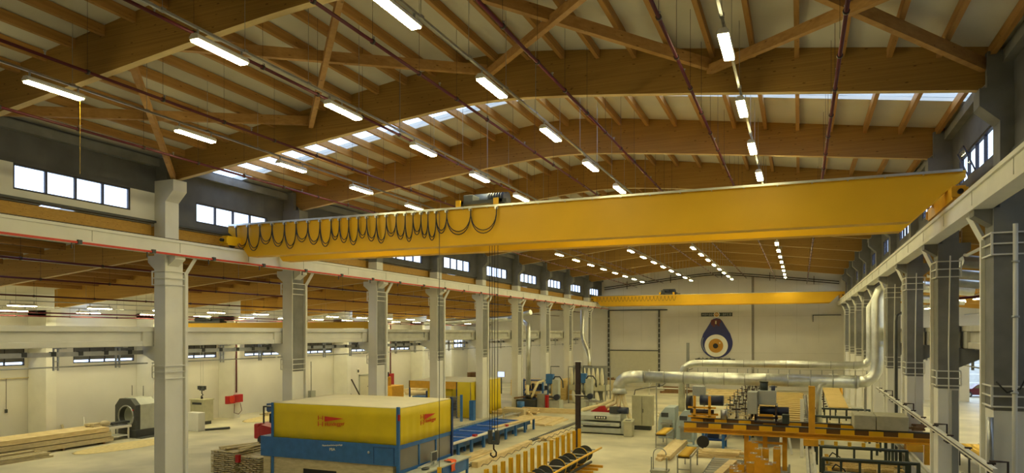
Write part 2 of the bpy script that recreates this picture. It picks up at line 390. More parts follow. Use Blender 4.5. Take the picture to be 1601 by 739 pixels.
# ------------------------------------------------------------------ columns, rails
RZ0, RZ1 = 9.63, 10.21          # crane rail beam
def column(k, side):
    """precast column with bracket head, aisle corbel, steel post with knee brace and cable bands. side +1: left row (hall towards +x)"""
    y = FR[k]; n = ORD[k-2] if k >= 2 else None
    x0, x1 = (XL0, XL1) if side > 0 else (XR0, XR1)
    xin = x1 if side > 0 else x0; xo = x0 if side > 0 else x1; s = side
    row = 'left' if side > 0 else 'right'
    lab = ('concrete column %s from the near end of the %s column row' % (n, row)) if n else ('concrete column nearest behind the viewpoint on the %s' % row)
    if k == 2: lab += (', painted white to the floor' if side > 0 else ', bare grey above a white foot')
    c = thing('concrete_column', lab, 'column', ((x0+x1)/2, y, 0), 'columns of the %s row' % row)
    mb = MB(); zp = 4.75
    if side > 0:
        g = 0 if (k == 2) else 1
        mb.box(x0, x1, y-.42, y+.42, 0, zp, 0); mb.box(x0, x1-.04, y-.42, y+.42, zp, RZ0, 0); mb.box(x1-.04, x1, y-.42, y-.38, zp, RZ0, 0)
        mb.box(x1-.04, x1-.004, y-.38, y+.42, zp, RZ0, g)
    else:
        mb.box(x0, x1, y-.42, y+.42, 0, zp, 0); mb.box(x0, x1, y-.42, y+.42, zp, RZ0, 1)
    # upper column + head bracket (towards the hall)
    up = 0 if (side > 0 and k == 2) else 1
    if side > 0 and k > 2: mb.box(x0, x1, y-.42, y+.22, RZ0, 10.75, 0); mb.box(x0, x1, y-.42, y+.22, 10.75, 12.54, 1)
    elif side > 0: mb.box(x0, x1, y-.42, y+.22, RZ0, 12.54, up)
    else: mb.box(x0+.13, x1, y-.42, y+.22, RZ0, 12.54, up)
    xk = xin if side > 0 else xin+.13
    mb.prism([(xk, 11.72), (xk+s*.42, 12.12), (xk+s*.42, 12.54), (xk, 12.54)], 'y', y-.42, y+.22, up)
    mb.box(min(x0, x1)-(.12 if side < 0 else .02), max(x0, x1)+(.02 if side < 0 else .12)-.1, y-.36, y-.16, 12.54, ztop(xo)-.1, 1)
    mb.box(min(x0, x1), max(x0, x1)-.1, y+.14, y+.2, 12.54, ztop(xo)-.1, 1)
    obj('shaft', mb, ['white_paint', 'concrete'], c)
    # corbel that carries the rail beam
    mb = MB().prism([(xin, 9.22), (xin+s*.38, 9.48), (xin+s*.38, RZ0), (xin, RZ0)], 'y', y-.30, y+.20)
    obj('rail_corbel', mb, 'white_paint' if side > 0 else 'concrete', c)
    mb = MB().prism([(xo, 9.1), (xo-s*.34, 9.38), (xo-s*.34, RZ0), (xo, RZ0)], 'y', y-.42, y+.3)
    mb.prism([(xo, 5.45), (xo-s*.75, 5.8), (xo-s*.75, 6.09), (xo, 6.09)], 'y', y-.34, y+.34)
    obj('aisle_corbel', mb, 'white_paint' if side > 0 else 'concrete', c)
    # steel post standing off the far face, knee brace up to the rail
    mb = MB(); xp = xin+s*.02; yp = y+.53 if side > 0 else y+.50
    mb.box(xp-.07, xp+.07, yp-.07, yp+.07, 0, 8.95)
    mb.bar((xp, yp, 8.93), (xp+s*.24, yp+.28, RZ0-.02), .13, .13)
    obj('knee_brace_post', mb, 'white_paint', c)
    # cable bands
    mb = MB()
    for z in (4.85, 5.10, 5.34, 8.50, 8.76, 9.02):
        e = .05; a0, a1, b0, b1 = x0-e, x1+e, y-.42-e, y+.42+e
        for p, q in (((a0,b0),(a1,b0)), ((a1,b0),(a1,b1)), ((a1,b1),(a0,b1)), ((a0,b1),(a0,b0))): mb.bar((*p, z), (*q, z), .035, .035)
    for (a, b) in ((x0-.05, y-.47), (x1+.05, y-.47), (xin+s*.05, y+.47)):
        mb.box(a-.02, a+.02, b-.02, b+.02, 4.83, 5.36); mb.box(a-.02, a+.02, b-.02, b+.02, 8.48, 9.04)
    obj('cable_bands', mb, 'white_paint', c)
    return c
for k in range(1, 11):
    column(k, 1)
    if k >= 2: column(k, -1)
# pale downpipes and conduits on the right columns
def pipe_thing(name, pts, r, m, label, cat, group=None, n=8, kind=None, clamps=None):
    mb = MB().tube(pts, r, n)
    if clamps:
        t = thing(name, label, cat, pts[0], group); obj('pipe', mb, m, t)
        parts('clamp', MB().disc((0, 0, 0), r*1.5, 'z', .05, 10), clamps, 'steel', t); return t
    return obj(name, mb, m, None, label, cat, group)
yq = FR[2]-.59
pipe_thing('downpipe', [(4.72, yq, 9.2), (4.72, yq, 6.8), (4.70, yq, 4.2), (4.70, yq, 2.2)], .055, 'white_paint', 'white downpipe on the front of the nearest right concrete column', 'pipe', clamps=[(4.72, yq, 8.3), (4.72, yq, 7.0), (4.70, yq, 5.2), (4.70, yq, 3.1)])
for k in (3, 4, 5, 6):
    yk = FR[k]-.535; x = 4.66
    obj('conduit', MB().tube([(x, yk, 9.2), (x-.02, yk, 8.2), (x-.05, yk, 6.2), (x-.04, yk, 3.1)], .022, 6), 'white_paint', None, 'thin pale conduit down the front of the %s right column' % ORD[k-2], 'conduit', 'conduits on the right columns')
obj('downpipe', MB().tube([(4.22, FR[2]-.57, 4.6), (4.22, FR[2]-.57, 3.0)], .07, 8), 'steel', None, 'short grey pipe low on the corner of the nearest right column', 'pipe')
obj('cable_ladder', MB().box(4.72, 4.9, FR[3]-.46, FR[3]-.43, .2, 4.7), 'grid_grey', None, 'narrow grey cable ladder up the front of the second right column', 'cable ladder')
obj('hanging_cable', MB().tube([(4.35, FR[2]-.5, 5.45), (4.55, FR[2]-.6, 5.2), (4.8, FR[2]-.62, 5.3), (5.0, FR[2]-.55, 5.7), (5.3, FR[2]-.4, 5.9)], .02, 6), 'black', None, 'black cable sagging round the nearest right column', 'cable')
obj('vertical_pipe', MB().tube([(4.34, 38.6, 0), (4.34, 38.6, 7.2), (4.38, 38.7, 7.45), (4.6, 39.2, 7.6), (5.4, 40.2, 7.6)], .07, 10), 'dark_grey', None, 'dark grey standpipe bending over between the third and fourth right columns', 'pipe')

def rail(side):
    x0, x1 = (XL1, -22.30) if side > 0 else (3.92, XR0)
    nm = 'left' if side > 0 else 'right'
    t = thing('crane_rail', 'long cream crane rail beam on the %s column row' % nm, 'crane rail', ((x0+x1)/2, 0, RZ0), 'crane rail beams')
    mb = MB().box(x0-(.0 if side > 0 else .03), x1+(.03 if side > 0 else 0), -3, YE-.1, RZ0, RZ0+.10)
    mb.box(x0+.02, x1-.02, -3, YE-.1, RZ0+.10, RZ1-.10); mb.box(x0-(.0 if side > 0 else .03), x1+(.03 if side > 0 else 0), -3, YE-.1, RZ1-.10, RZ1)
    obj('beam', mb, 'white_paint', t)
    xm = (x0+x1)/2
    obj('running_rail', MB().box(xm-.03, xm+.03, -3, YE-.3, RZ1, RZ1+.06), 'dark_iron', t)
    xi = x1-.02 if side > 0 else x0+.02
    parts('joint_cover', MB().box(-.012, .012, 0, .02, .08, .5), [(xi, 5.67+3.67*k, RZ0) for k in range(21)], 'concrete_pale', t)
    if side > 0:
        obj('power_rail', MB().box(-22.28, -22.22, -3, YE-.4, RZ0-.03, RZ0+.04), 'red_rail', t, label='orange-red power rail')
        s = MB().box(-.08, .08, 0, .14, -.05, .09); s.box(-.01, .03, -.2, -.17, -.22, 0); s.box(-.01, .03, -.17, 0, -.03, 0)
        parts('rail_hanger', s, [(-22.26, 7.4+2.9*k, RZ0) for k in range(27)], 'dark_grey', t)
rail(1); rail(-1)

# aisle crane beams of the left aisle, one per bay, resting on the aisle corbels
def aisle_beam(i, side):
    y0, y1 = FR[i]+.10, FR[i+1]-.10
    xa = XL0-.62 if side > 0 else XR1+.10; xb = xa+.52
    mb = MB(); z0, z1 = 6.10, 6.86
    mb.box(xa, xb, y0, y1, z1-.2, z1); mb.box(xa+.08, xb-.08, y0, y1, z0, z0+.22)
    mb.box(xa+.14, xb-.14, y0+.7, y1-.7, z0+.2, z1-.19)
    for (a, b, c_) in ((y0, y0+.7, 1), (y1-.7, y1, -1)): mb.box(xa+.04, xb-.04, a, b, z0+.0, z1-.02)
    row = 'left' if side > 0 else 'right'
    t = thing('aisle_crane_beam', 'cream precast beam between the %s and %s columns of the %s row' % (ORD[i-2] if i > 1 else 'unseen', ORD[i-1], row), 'beam', (xa+.26, y0, z0), 'precast beams of the %s aisle' % row)
    obj('girder', mb, 'concrete_pale' if (side < 0 or i > 3) else 'white_paint', t, bevel=.03)
    # conductor bar hung below on brackets
    mb = MB(); xc = xa-.12 if side > 0 else xb+.12
    mb.box(xc-.05, xc+.05, y0, y1, 5.78, 5.94); obj('conductor_bar', mb, 'steel', t)
    parts('joint_cover', MB().box(-.07, .07, 0, .17, 0, .16), [(xc, y0+.5+q, 5.8) for q in range(7)], 'dark_grey', t)
    mb = MB()
    for dy in (0, .16): mb.box(-.03, .03, dy, dy+.04, 5.3, 6.12)
    for zz in (5.34, 5.6, 5.8): mb.box(-.03, .03, 0, .2, zz, zz+.04)
    mb.box(min(0, side*.42), max(0, side*.42), 0, .2, 6.06, 6.10)
    parts('hanger_bracket', mb, [(xc, y0+1.2+q*2.4, 0) for q in range(3)], 'steel', t)
    obj('conductor_pipe', MB().tube([(xc, y0, 5.42), (xc, y1, 5.42)], .025, 6), 'steel', t)
for i in range(1, 10): aisle_beam(i, 1)
for i in range(2, 9): aisle_beam(i, -1)
# timber ledgers under the left and right clerestory
for i in range(1, 10):
    for side in (1, -1):
        if side < 0 and i < 2: continue
        xa = XL0-.32 if side > 0 else XR1+.12
        obj('timber_ledger', MB().box(xa, xa+.18, FR[i]+.44, FR[i+1]-.44, 10.44, 10.84), 'glulam_aisle_lit', None,
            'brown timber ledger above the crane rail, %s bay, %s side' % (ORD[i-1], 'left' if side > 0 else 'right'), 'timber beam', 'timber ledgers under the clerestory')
# outer aisle pilasters
for k in range(2, 11):
    mb = MB().box(XWL+.02, -40.6, FR[k]-.3, FR[k]+.3, 0, 7.95); mb.box(XWL+.02, -40.2, FR[k]-.3, FR[k]+.3, 7.6, 7.95)
    obj('wall_pilaster', mb, 'white_paint', None, 'white concrete pilaster, %s along the left outer wall' % ORD[k-2], 'pilaster', 'pilasters of the left outer wall')
# aisle columns on the right outer side
for k in range(4, 10):
    mb = MB().box(22.6, XWR-.02, FR[k]-.3, FR[k]+.3, 0, 8.2)
    obj('wall_pilaster', mb, 'white_paint', None, 'white concrete pilaster, %s along the right outer wall' % ORD[k-4], 'pilaster', 'pilasters of the right outer wall')

# ------------------------------------------------------------------ glulam roof
def arch_mesh(y):
    xs = [-22.95 + (4.57+22.95)*i/56 for i in range(57)]
    mb = MB(); n = len(xs); w2 = .11
    P = []
    for yy in (y-w2, y+w2):
        for x in xs:
            zb = zbot(x)
            e = min(x+22.95, 4.57-x)
            if e < .45: zb += (.45-e)*1.1
            P.append((x, yy, zb))
        for x in xs: P.append((x, yy, ztop(x)-.002))
    F = []; mi = []
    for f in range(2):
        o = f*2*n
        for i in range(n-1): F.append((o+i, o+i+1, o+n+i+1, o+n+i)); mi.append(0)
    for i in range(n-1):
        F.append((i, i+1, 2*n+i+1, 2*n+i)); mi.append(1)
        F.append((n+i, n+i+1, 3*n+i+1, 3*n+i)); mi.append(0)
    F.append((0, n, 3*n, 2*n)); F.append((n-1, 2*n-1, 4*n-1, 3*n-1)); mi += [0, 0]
    o = len(mb.v); mb.v += [Vector(p) for p in P]; mb.f += F; mb.mi += mi; mb.sm += [False]*len(F)
    return mb
proto = None
for k in range(0, 11):
    lab = ('pitched glulam roof beam %s from the viewpoint' % ORD[k-1]) if k > 0 else 'pitched glulam roof beam directly overhead, out of the picture'
    if k == 1: lab += ', crossing the top left corner'
    if k == 2: lab += ', with braces meeting its top edge'
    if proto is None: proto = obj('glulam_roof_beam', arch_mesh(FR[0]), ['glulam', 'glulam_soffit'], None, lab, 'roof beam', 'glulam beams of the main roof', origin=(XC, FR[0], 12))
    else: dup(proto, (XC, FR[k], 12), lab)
# purlins between the beams
PX = [4.33 - 1.1*i for i in range(25)]; PX = PX[::-1]
pm = MB().box(-.06, .06, 0, S-.23, -.26, 0)
pp = None
BAY = ['above the viewpoint', 'between the first and second roof beams', 'between the second and third roof beams, under the skylight', 'between the third and fourth roof beams', 'between the fourth and fifth roof beams']
for b in range(5):
    for i, x in enumerate(PX):
        lab = '%s timber purlin from the left %s' % (ORD[i].capitalize(), BAY[b])
        loc = (x, FR[b]+.115, ztop(x)-.004-(.012))
        if pp is None: q_ = pp = obj('roof_purlin', pm, 'purlin', None, lab, 'purlin', 'purlins of the main roof', origin=(0, 0, 0)); pp.location = loc
        else: q_ = dup(pp, loc, lab)
        q_.scale = (1, (FR[b+1]-FR[b]-.23)/(S-.23), 1)
# roof bracing between the first and second beams
nx = [-22.6, -16.05, -9.2, -2.35, 4.2]
def nz(i): return ztop(nx[i]) - .52
cnt = 0
for a in range(4):
    for (i, j) in ((a, a+1), (a+1, a)):
        cnt += 1
        p0 = (nx[i], FR[1]+.12, nz(i)); p1 = (nx[j], FR[2]-.12, nz(j) - (.0))
        if j == 0: p1 = (nx[0], FR[2]-.12, 12.75)
        dz = .05 if i < j else -.09
        obj('roof_brace', MB().bar((p0[0], p0[1], p0[2]+dz), (p1[0], p1[1], p1[2]+dz), .16, .30 if i < j else .24), 'brace', None,
            'diagonal timber roof brace, %s panel from the left, running %s towards the far wall' % (ORD[a], 'right' if i < j else 'left'), 'roof brace', 'diagonal braces of the near roof bay')
# aisle roof beams
def aisle_arch(side, y):
    if side > 0: a, b, zf = -23.42, -40.15, zaL
    else: a, b, zf = 5.08, 22.9, zaR
    mb = MB(); w2 = .10
    P = []
    for yy in (y-w2, y+w2):
        for x in (a, b): P.append((x, yy, zf(x)-1.23+(.12 if x == b else 0)))
        for x in (b, a): P.append((x, yy, zf(x)-.004))
    mb.add(P[:], [(0,1,2,3),(4,7,6,5),(3,2,6,7),(0,3,7,4),(1,5,6,2)], 0); mb.add(P, [(0,4,5,1)], 1)
    return mb
for side in (1, -1):
    pr_ = None
    for k in range(1, 11):
        if side < 0 and (k < 3 or k > 9): continue
        row = 'left' if side > 0 else 'right'
        lab = 'glulam beam under the %s aisle roof, %s from the near end' % (row, ORD[k-1])
        if pr_ is None: pr_ = obj('aisle_roof_beam', aisle_arch(side, FR[k]), ['glulam_aisle_lit', 'glulam_soffit'], None, lab, 'roof beam', 'glulam beams of the %s aisle' % row, origin=(0, FR[k], 8))
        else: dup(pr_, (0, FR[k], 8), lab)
for side, n_ in ((1, 11), (-1, 12)):
    for i in range(n_):
        x = (-24.4 - 1.35*i) if side > 0 else (6.1 + 1.35*i); zf = zaL if side > 0 else zaR
        ks = [k for k in range(1, 10) if not (side < 0 and (k < 3 or k > 8))]
        t = thing('aisle_purlin_line', 'line of timber purlins in the %s aisle roof, %s from the clerestory' % ('left' if side > 0 else 'right', ORD[i]), 'purlin', (x, FR[1], zf(x)-.3), 'purlin lines of the aisle roofs')
        parts('purlin', MB().box(-.07, .07, 0, S-.22, -.28, -.016), [(x, FR[k]+.11, zf(x)) for k in ks], 'purlin', t)

# ------------------------------------------------------------------ lamps
def make_lamp(loc, label, group, L_=1.42):
    t = thing('fluorescent_lamp', label, 'ceiling lamp', loc, group); x, y, z = loc
    mb = MB().prism([(x-.11, z+.0), (x-.12, z+.05), (x-.06, z+.12), (x+.06, z+.12), (x+.12, z+.05), (x+.11, z+.0)], 'y', y-L_/2, y+L_/2)
    obj('housing', mb, 'white_plastic', t)
    obj('diffuser', MB().box(x-.10, x+.10, y-L_/2+.03, y+L_/2-.03, z-.035, z), 'lamp_tube', t)
    mb = MB()
    for dy in (-.6, .6): mb.box(x-.015, x+.015, y+dy-.02, y+dy+.02, z+.12, z+.233)
    obj('bracket', mb, 'steel', t)
    return t
LZ = CAMZ+5.9
ROWS = [(-16.75, 11.55, 17), (-11.25, 11.3, 17), (-6.85, 11.15, 17), (-1.40, 15.06, 16)]
RN = ['leftmost lamp row', 'second lamp row from the left', 'third lamp row from the left', 'rightmost lamp row']
lp = None
for r, (x, y0, n) in enumerate(ROWS):
    for i in range(n):
        y = y0 + 4.30*i
        if y > 84: continue
        lab = '%s fluorescent lamp from the near end of the %s' % (ORD[i], RN[r]); g = 'fluorescent lamps of the main hall'
        if lp is None: lp = make_lamp((x, y, LZ), lab, g)
        else: dup(lp, (x, y, LZ), lab, g)
    t = thing('lamp_track', 'thin grey steel track carrying the %s' % RN[r], 'lamp track', (x, 3, LZ+.24), 'lamp tracks of the main hall')
    obj('track', MB().box(x-.03, x+.03, 3, 85, LZ+.235, LZ+.285), 'steel', t)
    h = MB().box(-.05, .05, -.05, .05, -.005, .06); h.tube([(0, 0, .05), (0, 0, ztop(x)-.02-LZ-.24)], .008, 4)
    parts('hanger_rod', h, [(x, 7.7+2.15*i, LZ+.24) for i in range(36)], 'steel', t)
for r, (x, z, side) in enumerate(((-26.0, zaL(-26)-1.6, 1), (-37.0, 8.02, 1), (-39.4, 7.82, 1), (9.5, 8.6, -1), (14.5, 8.1, -1), (19.5, 7.8, -1))):
    row = 'left' if side > 0 else 'right'; q = [0, 1, 2, 0, 1, 2][r]
    ns = range(15) if side > 0 else range(4, 12)
    for i in (ns if r else ()):
        y = 18.4 + 4.32*i + (r*1.1)
        if y > (YE-2 if side > 0 else 77): continue
        dup(lp, (x, y, z), '%s fluorescent lamp of the %s row from the nave in the %s aisle' % (ORD[i], ORD[q], row), 'fluorescent lamps of the %s aisle' % row)
    t = thing('lamp_track', 'thin grey lamp track of the %s row from the nave in the %s aisle' % (ORD[q], row), 'lamp track', (x, 10, z+.24), 'lamp tracks of the %s aisle' % row)
    obj('track', MB().box(x-.03, x+.03, 14 if side > 0 else 30, 85.5 if side > 0 else 78, z+.235, z+.285), 'steel', t)
    zf = zaL if side > 0 else zaR
    parts('hanger_rod', MB().tube([(0, 0, 0), (0, 0, zf(x)-.02-z-.28)], .008, 4), [(x, (14.4 if side > 0 else 30.4)+4.3*i, z+.28) for i in range(15 if side > 0 else 11)], 'steel', t)
# pull cord at the nearest lamp of the leftmost row
obj('hanging_string', MB().tube([(-16.75, 12.2, LZ-.03), (-16.75, 12.2, LZ-1.9)], .004, 5), 'brass', None, 'thin yellow cord hanging from the lamp at the top left', 'cord')

# sprinkler pipes
PIP = [(.75, 5.6), (-2.5, 6.05), (-5.75, 6.42), (-8.95, 6.6), (-12.1, 6.47), (-15.4, 6.1), (-18.6, 5.68)]
for i, (x, z) in enumerate(PIP[::-1]):
    z += CAMZ; yb = 86.0
    t = thing('sprinkler_pipe', 'dark red sprinkler pipe running the length of the hall, %s from the left' % ORD[i], 'pipe', (x, 2, z), 'sprinkler pipes of the main hall')
    obj('pipe', MB().tube([(x, 2, z), (x, yb, z)], .04, 8), 'pipe_red', t)
    h = MB().disc((0, 0, 0), .06, 'y', .07, 8); h.tube([(0, 0, .03), (0, 0, ztop(x)-.02-z)], .005, 4)
    parts('pipe_hanger', h, [(x, 5.1+2.1*j, z) for j in range(38)], 'dark_iron', t)
    h = MB().cyl((0, 0, 0), (0, 0, .12), .018, 6); h.disc((0, 0, .12), .035, 'z', .012, 8)
    parts('sprinkler_head', h, [(x, 7.25+3.15*j, z) for j in range(25)], 'steel', t)
for i, (x, zr) in enumerate(((-25.1, 2.75), (-28.7, 2.35), (-33.8, 1.92), (-38.3, 1.26), (-40.0, 1.12))):
    z = CAMZ+zr-.15
    t = thing('sprinkler_pipe', 'dark red pipe under the left aisle roof, %s from the nave' % ORD[i], 'pipe', (x, 10, z), 'sprinkler pipes of the left aisle')
    obj('pipe', MB().tube([(x, 10, z), (x, 86, z)], .04, 8), 'pipe_red', t)
    h = MB().disc((0, 0, 0), .06, 'y', .07, 8); h.tube([(0, 0, .03), (0, 0, zaL(x)-.02-z)], .007, 4)
    parts('pipe_hanger', h, [(x, 13+3.1*j, z) for j in range(23)], 'dark_iron', t)

# ------------------------------------------------------------------ overhead cranes
def crane(y0, far=False):
    z0, z1 = (9.93, 11.27) if not far else (9.86, 10.95)
    name = 'near' if not far else 'far'
    lab = 'huge yellow double-girder overhead crane spanning the hall in front' if not far else 'distant yellow overhead crane spanning the hall before the end wall'
    c = thing('overhead_crane', lab, 'crane', (XC, y0, RZ1+.06), 'overhead cranes')
    xa, xb = (-23.05, 4.42) if not far else (-22.9, 4.35)
    for g, yy in enumerate((y0, y0+2.15)):
        prof = [(xa, z1-.28), (xa+.55, RZ1+.42), (xa+1.1, z0), (xb-1.35, z0), (xb-.6, RZ1+.42), (xb, z1-.18), (xb, z1), (xa, z1)]
        mb = MB().prism(prof, 'y', yy, yy+.46)
        # flange lips
        mb.box(xa+1.15, xb-1.4, yy-.035, yy+.495, z0-.03, z0+.02); mb.box(xa, xb, yy-.03, yy+.49, z1-.02, z1+.02)
        gd = obj('girder', mb, 'crane_yellow', c)
        obj('trolley_rail', MB().box(xa+.3, xb-.3, yy+.18, yy+.24, z1+.02, z1+.09), 'steel', gd)
    for xe, nm in ((-22.51, 'left'), (4.12, 'right')):
        mb = MB().box(xe-.16, xe+.16, y0-.75, y0+3.35, RZ1+.14, RZ1+.52)
        mb.box(xe-.2, xe+.2, y0-.85, y0-.75, RZ1+.2, RZ1+.46); mb.box(xe-.2, xe+.2, y0+3.35, y0+3.45, RZ1+.2, RZ1+.46)
        e = obj('end_carriage', mb, 'machine_orange' if nm == 'right' else 'crane_yellow', c)
        for yy in (y0-.35, y0+2.95): obj('wheel', MB().disc((xe, yy, RZ1+.21), .15, 'x', .14, 16), 'dark_iron', e)
        obj('buffer', MB().cyl((xe, y0-.98, RZ1+.33), (xe, y0-.85, RZ1+.33), .07, 10), 'black', e)
    if not far:
        # walkway cable track on the top edge
        mb = MB().box(xa+.1, xb-.1, y0-.13, y0-.06, z1-.02, z1+.05)
        for k in range(27): xx = xa+.4+k*1.0; mb.box(xx-.02, xx+.02, y0-.12, y0, z1-.04, z1+.02)
        obj('festoon_track', mb, 'galv', c)
        # hanging festoon loops, bunched on the left half
        fx = [-22.5, -21.85, -21.2, -20.55, -19.9, -19.3, -18.7, -18.1, -17.55, -17.15, -16.7, -16.25, -15.85, -15.4, -14.95, -14.5, -14.1, -13.75, -13.4, -13.1, -12.75, -12.3, -11.3, -10.25]
        for i in range(len(fx)-1):
            a, b = fx[i], fx[i+1]; dp = .84 + .14*math.sin(i*2.1); lp_ = MB()
            if i >= 21: dp = .8
            for off, dd in ((0, 0), (.07, .13)):
                pts = []
                for j in range(15):
                    u = j/14; pts.append((a+(b-a)*(.5-.5*math.cos(PI*u))*1.0+off*.5, y0-.10-off, z1-.06-(dp+dd)*math.sin(PI*u)**.75))
                lp_.tube(pts, .018, 5)
            obj('festoon_loop', lp_, 'black', c)
        parts('cable_carrier', MB().box(-.06, .06, -.055, .055, -.11, 0), [(x, y0-.105, z1-.01) for x in fx], 'galv', c)
        # brackets on the girder front
        # pendant control: chain hoist style cable
        px = -12.6
        mb = MB().tube([(px, y0-.12, z1-.1), (px, y0-.12, 1.55)], .013, 6); pc = obj('pendant_cable', mb, 'dark_grey', c)
        obj('pendant_box', MB().box(px-.06, px+.06, y0-.18, y0-.06, 1.15, 1.55), 'crane_yellow', pc)
    else:
        mb = MB()
        for i in range(22):
            a = -22.2+i*.42; pts = [(a+.42*j/8, y0-.08, z1-.1-.55*math.sin(PI*j/8)) for j in range(9)]
            mb.tube(pts, .014, 4)
        obj('festoon_loops', mb, 'dark_iron', c)
    # trolley on top
    tx = -11.0 if not far else -13.9; zt = z1+.09
    mb = MB().box(tx-1.05, tx+1.05, y0+.1, y0+.35, zt+.06, zt+.2); mb.box(tx-1.05, tx+1.05, y0+2.2, y0+2.45, zt+.06, zt+.2)
    mb.box(tx-.9, tx-.7, y0+.1, y0+2.4, zt+.08, zt+.2); mb.box(tx+.7, tx+.9, y0+.1, y0+2.4, zt+.08, zt+.2)
    tr = obj('trolley_frame', mb, 'dark_grey', c)
    obj('rail_lug', MB().box(tx-1.0, tx-.8, y0+.05, y0+.1, zt-.02, zt+.24).box(tx+.55, tx+.75, y0+.05, y0+.1, zt-.02, zt+.24), 'crane_yellow', tr)
    obj('hoist_drum', MB().cyl((tx-.75, y0+1.25, zt+.40), (tx+.65, y0+1.25, zt+.40), .27, 20), 'motor_blue', tr)
    mb = MB().cyl((tx+.2, y0+.45, zt+.32), (tx+.85, y0+.45, zt+.32), .17, 14)
    for q in range(6): mb.disc((tx+.26+.1*q, y0+.45, zt+.32), .19, 'x', .03, 14)
    obj('hoist_motor', mb, 'motor_blue', tr)
    obj('gear_box', MB().box(tx-.85, tx-.45, y0+.4, y0+1.5, zt+.2, zt+.5), 'dark_grey', tr, bevel=.03)
    mb = MB()
    for xx in (tx-.85, tx+.85):
        for yy in (y0+.21, y0+2.36): mb.disc((xx, yy, zt+.05), .1, 'y', .1, 12)
    obj('trolley_wheels', mb, 'dark_iron', tr)
    if not far:
        hx = -11.0; hy = y0+1.3
        mb = MB()
        for dx in (-.16, -.05, .06, .20): mb.tube([(hx+dx, hy+.0, zt+.3), (hx+dx*.9, hy, 2.8)], .012, 5)
        rp = obj('hoist_rope', mb, 'black', c)
        mb = MB().box(hx-.20, hx-.06, hy-.09, hy+.09, 2.35, 2.85); mb.box(hx+.10, hx+.24, hy-.09, hy+.09, 2.35, 2.85); mb.box(hx-.2, hx+.24, hy-.05, hy+.05, 2.3, 2.45)
        hb = obj('hook_block', mb, 'dark_grey', c, bevel=.02)
        hk = MB().tube([(hx+.02, hy, 2.35), (hx+.02, hy, 2.12), (hx+.13, hy, 2.0), (hx+.12, hy, 1.86), (hx+.0, hy, 1.8), (hx-.11, hy, 1.88), (hx-.1, hy, 1.97)], .035, 8)
        obj('hook', hk, 'dark_iron', hb)
crane(23.6); crane(80.6, True)
# crane in the left aisle
c = thing('aisle_crane', 'low yellow crane girder crossing the left aisle', 'crane', (-32, 36, 6.86), None)
mb = MB().box(-40.9, -23.9, 36.0, 36.4, 6.92, 7.3)
obj('girder', mb, 'crane_yellow', c)
obj('end_carriage', MB().box(-24.0, -23.6, 35.3, 37.1, 6.875, 7.1), 'crane_yellow', c)
mb = MB().box(-38.6, -35.8, 35.9, 36.5, 7.3, 7.42); mb.cyl((-38.2, 36.2, 7.52), (-36.9, 36.2, 7.52), .17, 12); mb.box(-36.8, -35.9, 36.0, 36.4, 7.42, 7.62); mb.cyl((-37.0, 36.0, 7.5), (-36.6, 36.0, 7.5), .1, 10)
obj('trolley', mb, 'dark_grey', c)
obj('outer_crane_beam', MB().box(-41.1, -40.62, 20, 86, 6.2, 6.86), 'white_paint', None, 'cream crane beam along the pilasters of the left outer wall', 'beam')
# ------------------------------------------------------------------ helpers for the shop floor
def plank(name, p0, p1, w_, h_, m, label, cat='timber', group=None):
    return obj(name, MB().bar(p0, p1, w_, h_), m, None, label, cat, group)
def pile(name, label, group, n, x0, x1, y0, y1, z0, L_, along='y', w_=.16, h_=.06, m='fresh', layers=3, jit=.05, cat='timber'):
    """loose pile of sawn boards, each board an object"""
    src = None; rnd = random.Random(len(label)*7+n)
    per = max(1, math.ceil(n/layers)); k = 0
    for l in range(layers):
        for i in range(per):
            if k >= n: break
            k += 1
            u = (i+.5)/per
            ang = rnd.uniform(-jit, jit)
            if along == 'y': loc = (x0+(x1-x0)*u, (y0+y1)/2+rnd.uniform(-.2, .2), z0+l*h_*1.02); rz = ang
            else: loc = ((x0+x1)/2+rnd.uniform(-.2, .2), y0+(y1-y0)*u, z0+l*h_*1.02); rz = PI/2+ang
            if src is None:
                src = obj(name, MB().box(-w_/2, w_/2, -L_/2, L_/2, 0, h_), m, None, label, cat, group, origin=(0,0,0)); src.location = loc; src.rotation_euler = (0, 0, rz)
            else: dup(src, loc, None, None, rz=rz).scale = (rnd.uniform(.8, 1.1), rnd.uniform(.8, 1.12), rnd.uniform(.85, 1.0))
# ================================================================== enclosed timber machine, yellow and blue
X0, X1, Y0_, Y1_ = -21.6, -15.1, 24.7, 29.35
c = thing('timber_machine', 'large yellow and blue enclosed timber processing machine in the foreground', 'machine', ((X0+X1)/2, (Y0_+Y1_)/2, 0))
def sheet(nx_, ny_, f, th=.02):
    P = []; F = []
    for l in (0, 1):
        for j in range(ny_+1):
            for i in range(nx_+1): P.append(f(i/nx_, j/ny_, l*th))
    n1 = (nx_+1)*(ny_+1)
    for j in range(ny_):
        for i in range(nx_):
            a = j*(nx_+1)+i; q = (a, a+1, a+nx_+2, a+nx_+1); F.append(q); F.append(tuple(n1+t for t in q[::-1]))
    for i in range(nx_): F.append((i, n1+i, n1+i+1, i+1)); a = ny_*(nx_+1)+i; F.append((a, a+1, n1+a+1, n1+a))
    for j in range(ny_): a = j*(nx_+1); F.append((a, a+nx_+1, n1+a+nx_+1, n1+a)); a += nx_; F.append((a, n1+a, n1+a+nx_+1, a+nx_+1))
    return MB().add(P, F, 0, True)
wv = lambda t: .012*math.sin(t*23)+.007*math.sin(t*61+1)
obj('roof_canvas', sheet(20, 16, lambda u, v, t: (X0+(X1-X0)*u, Y0_+(Y1_-Y0_)*v, 3.53-.05*math.sin(PI*u)*math.sin(PI*v)+t)), 'canvas', c)
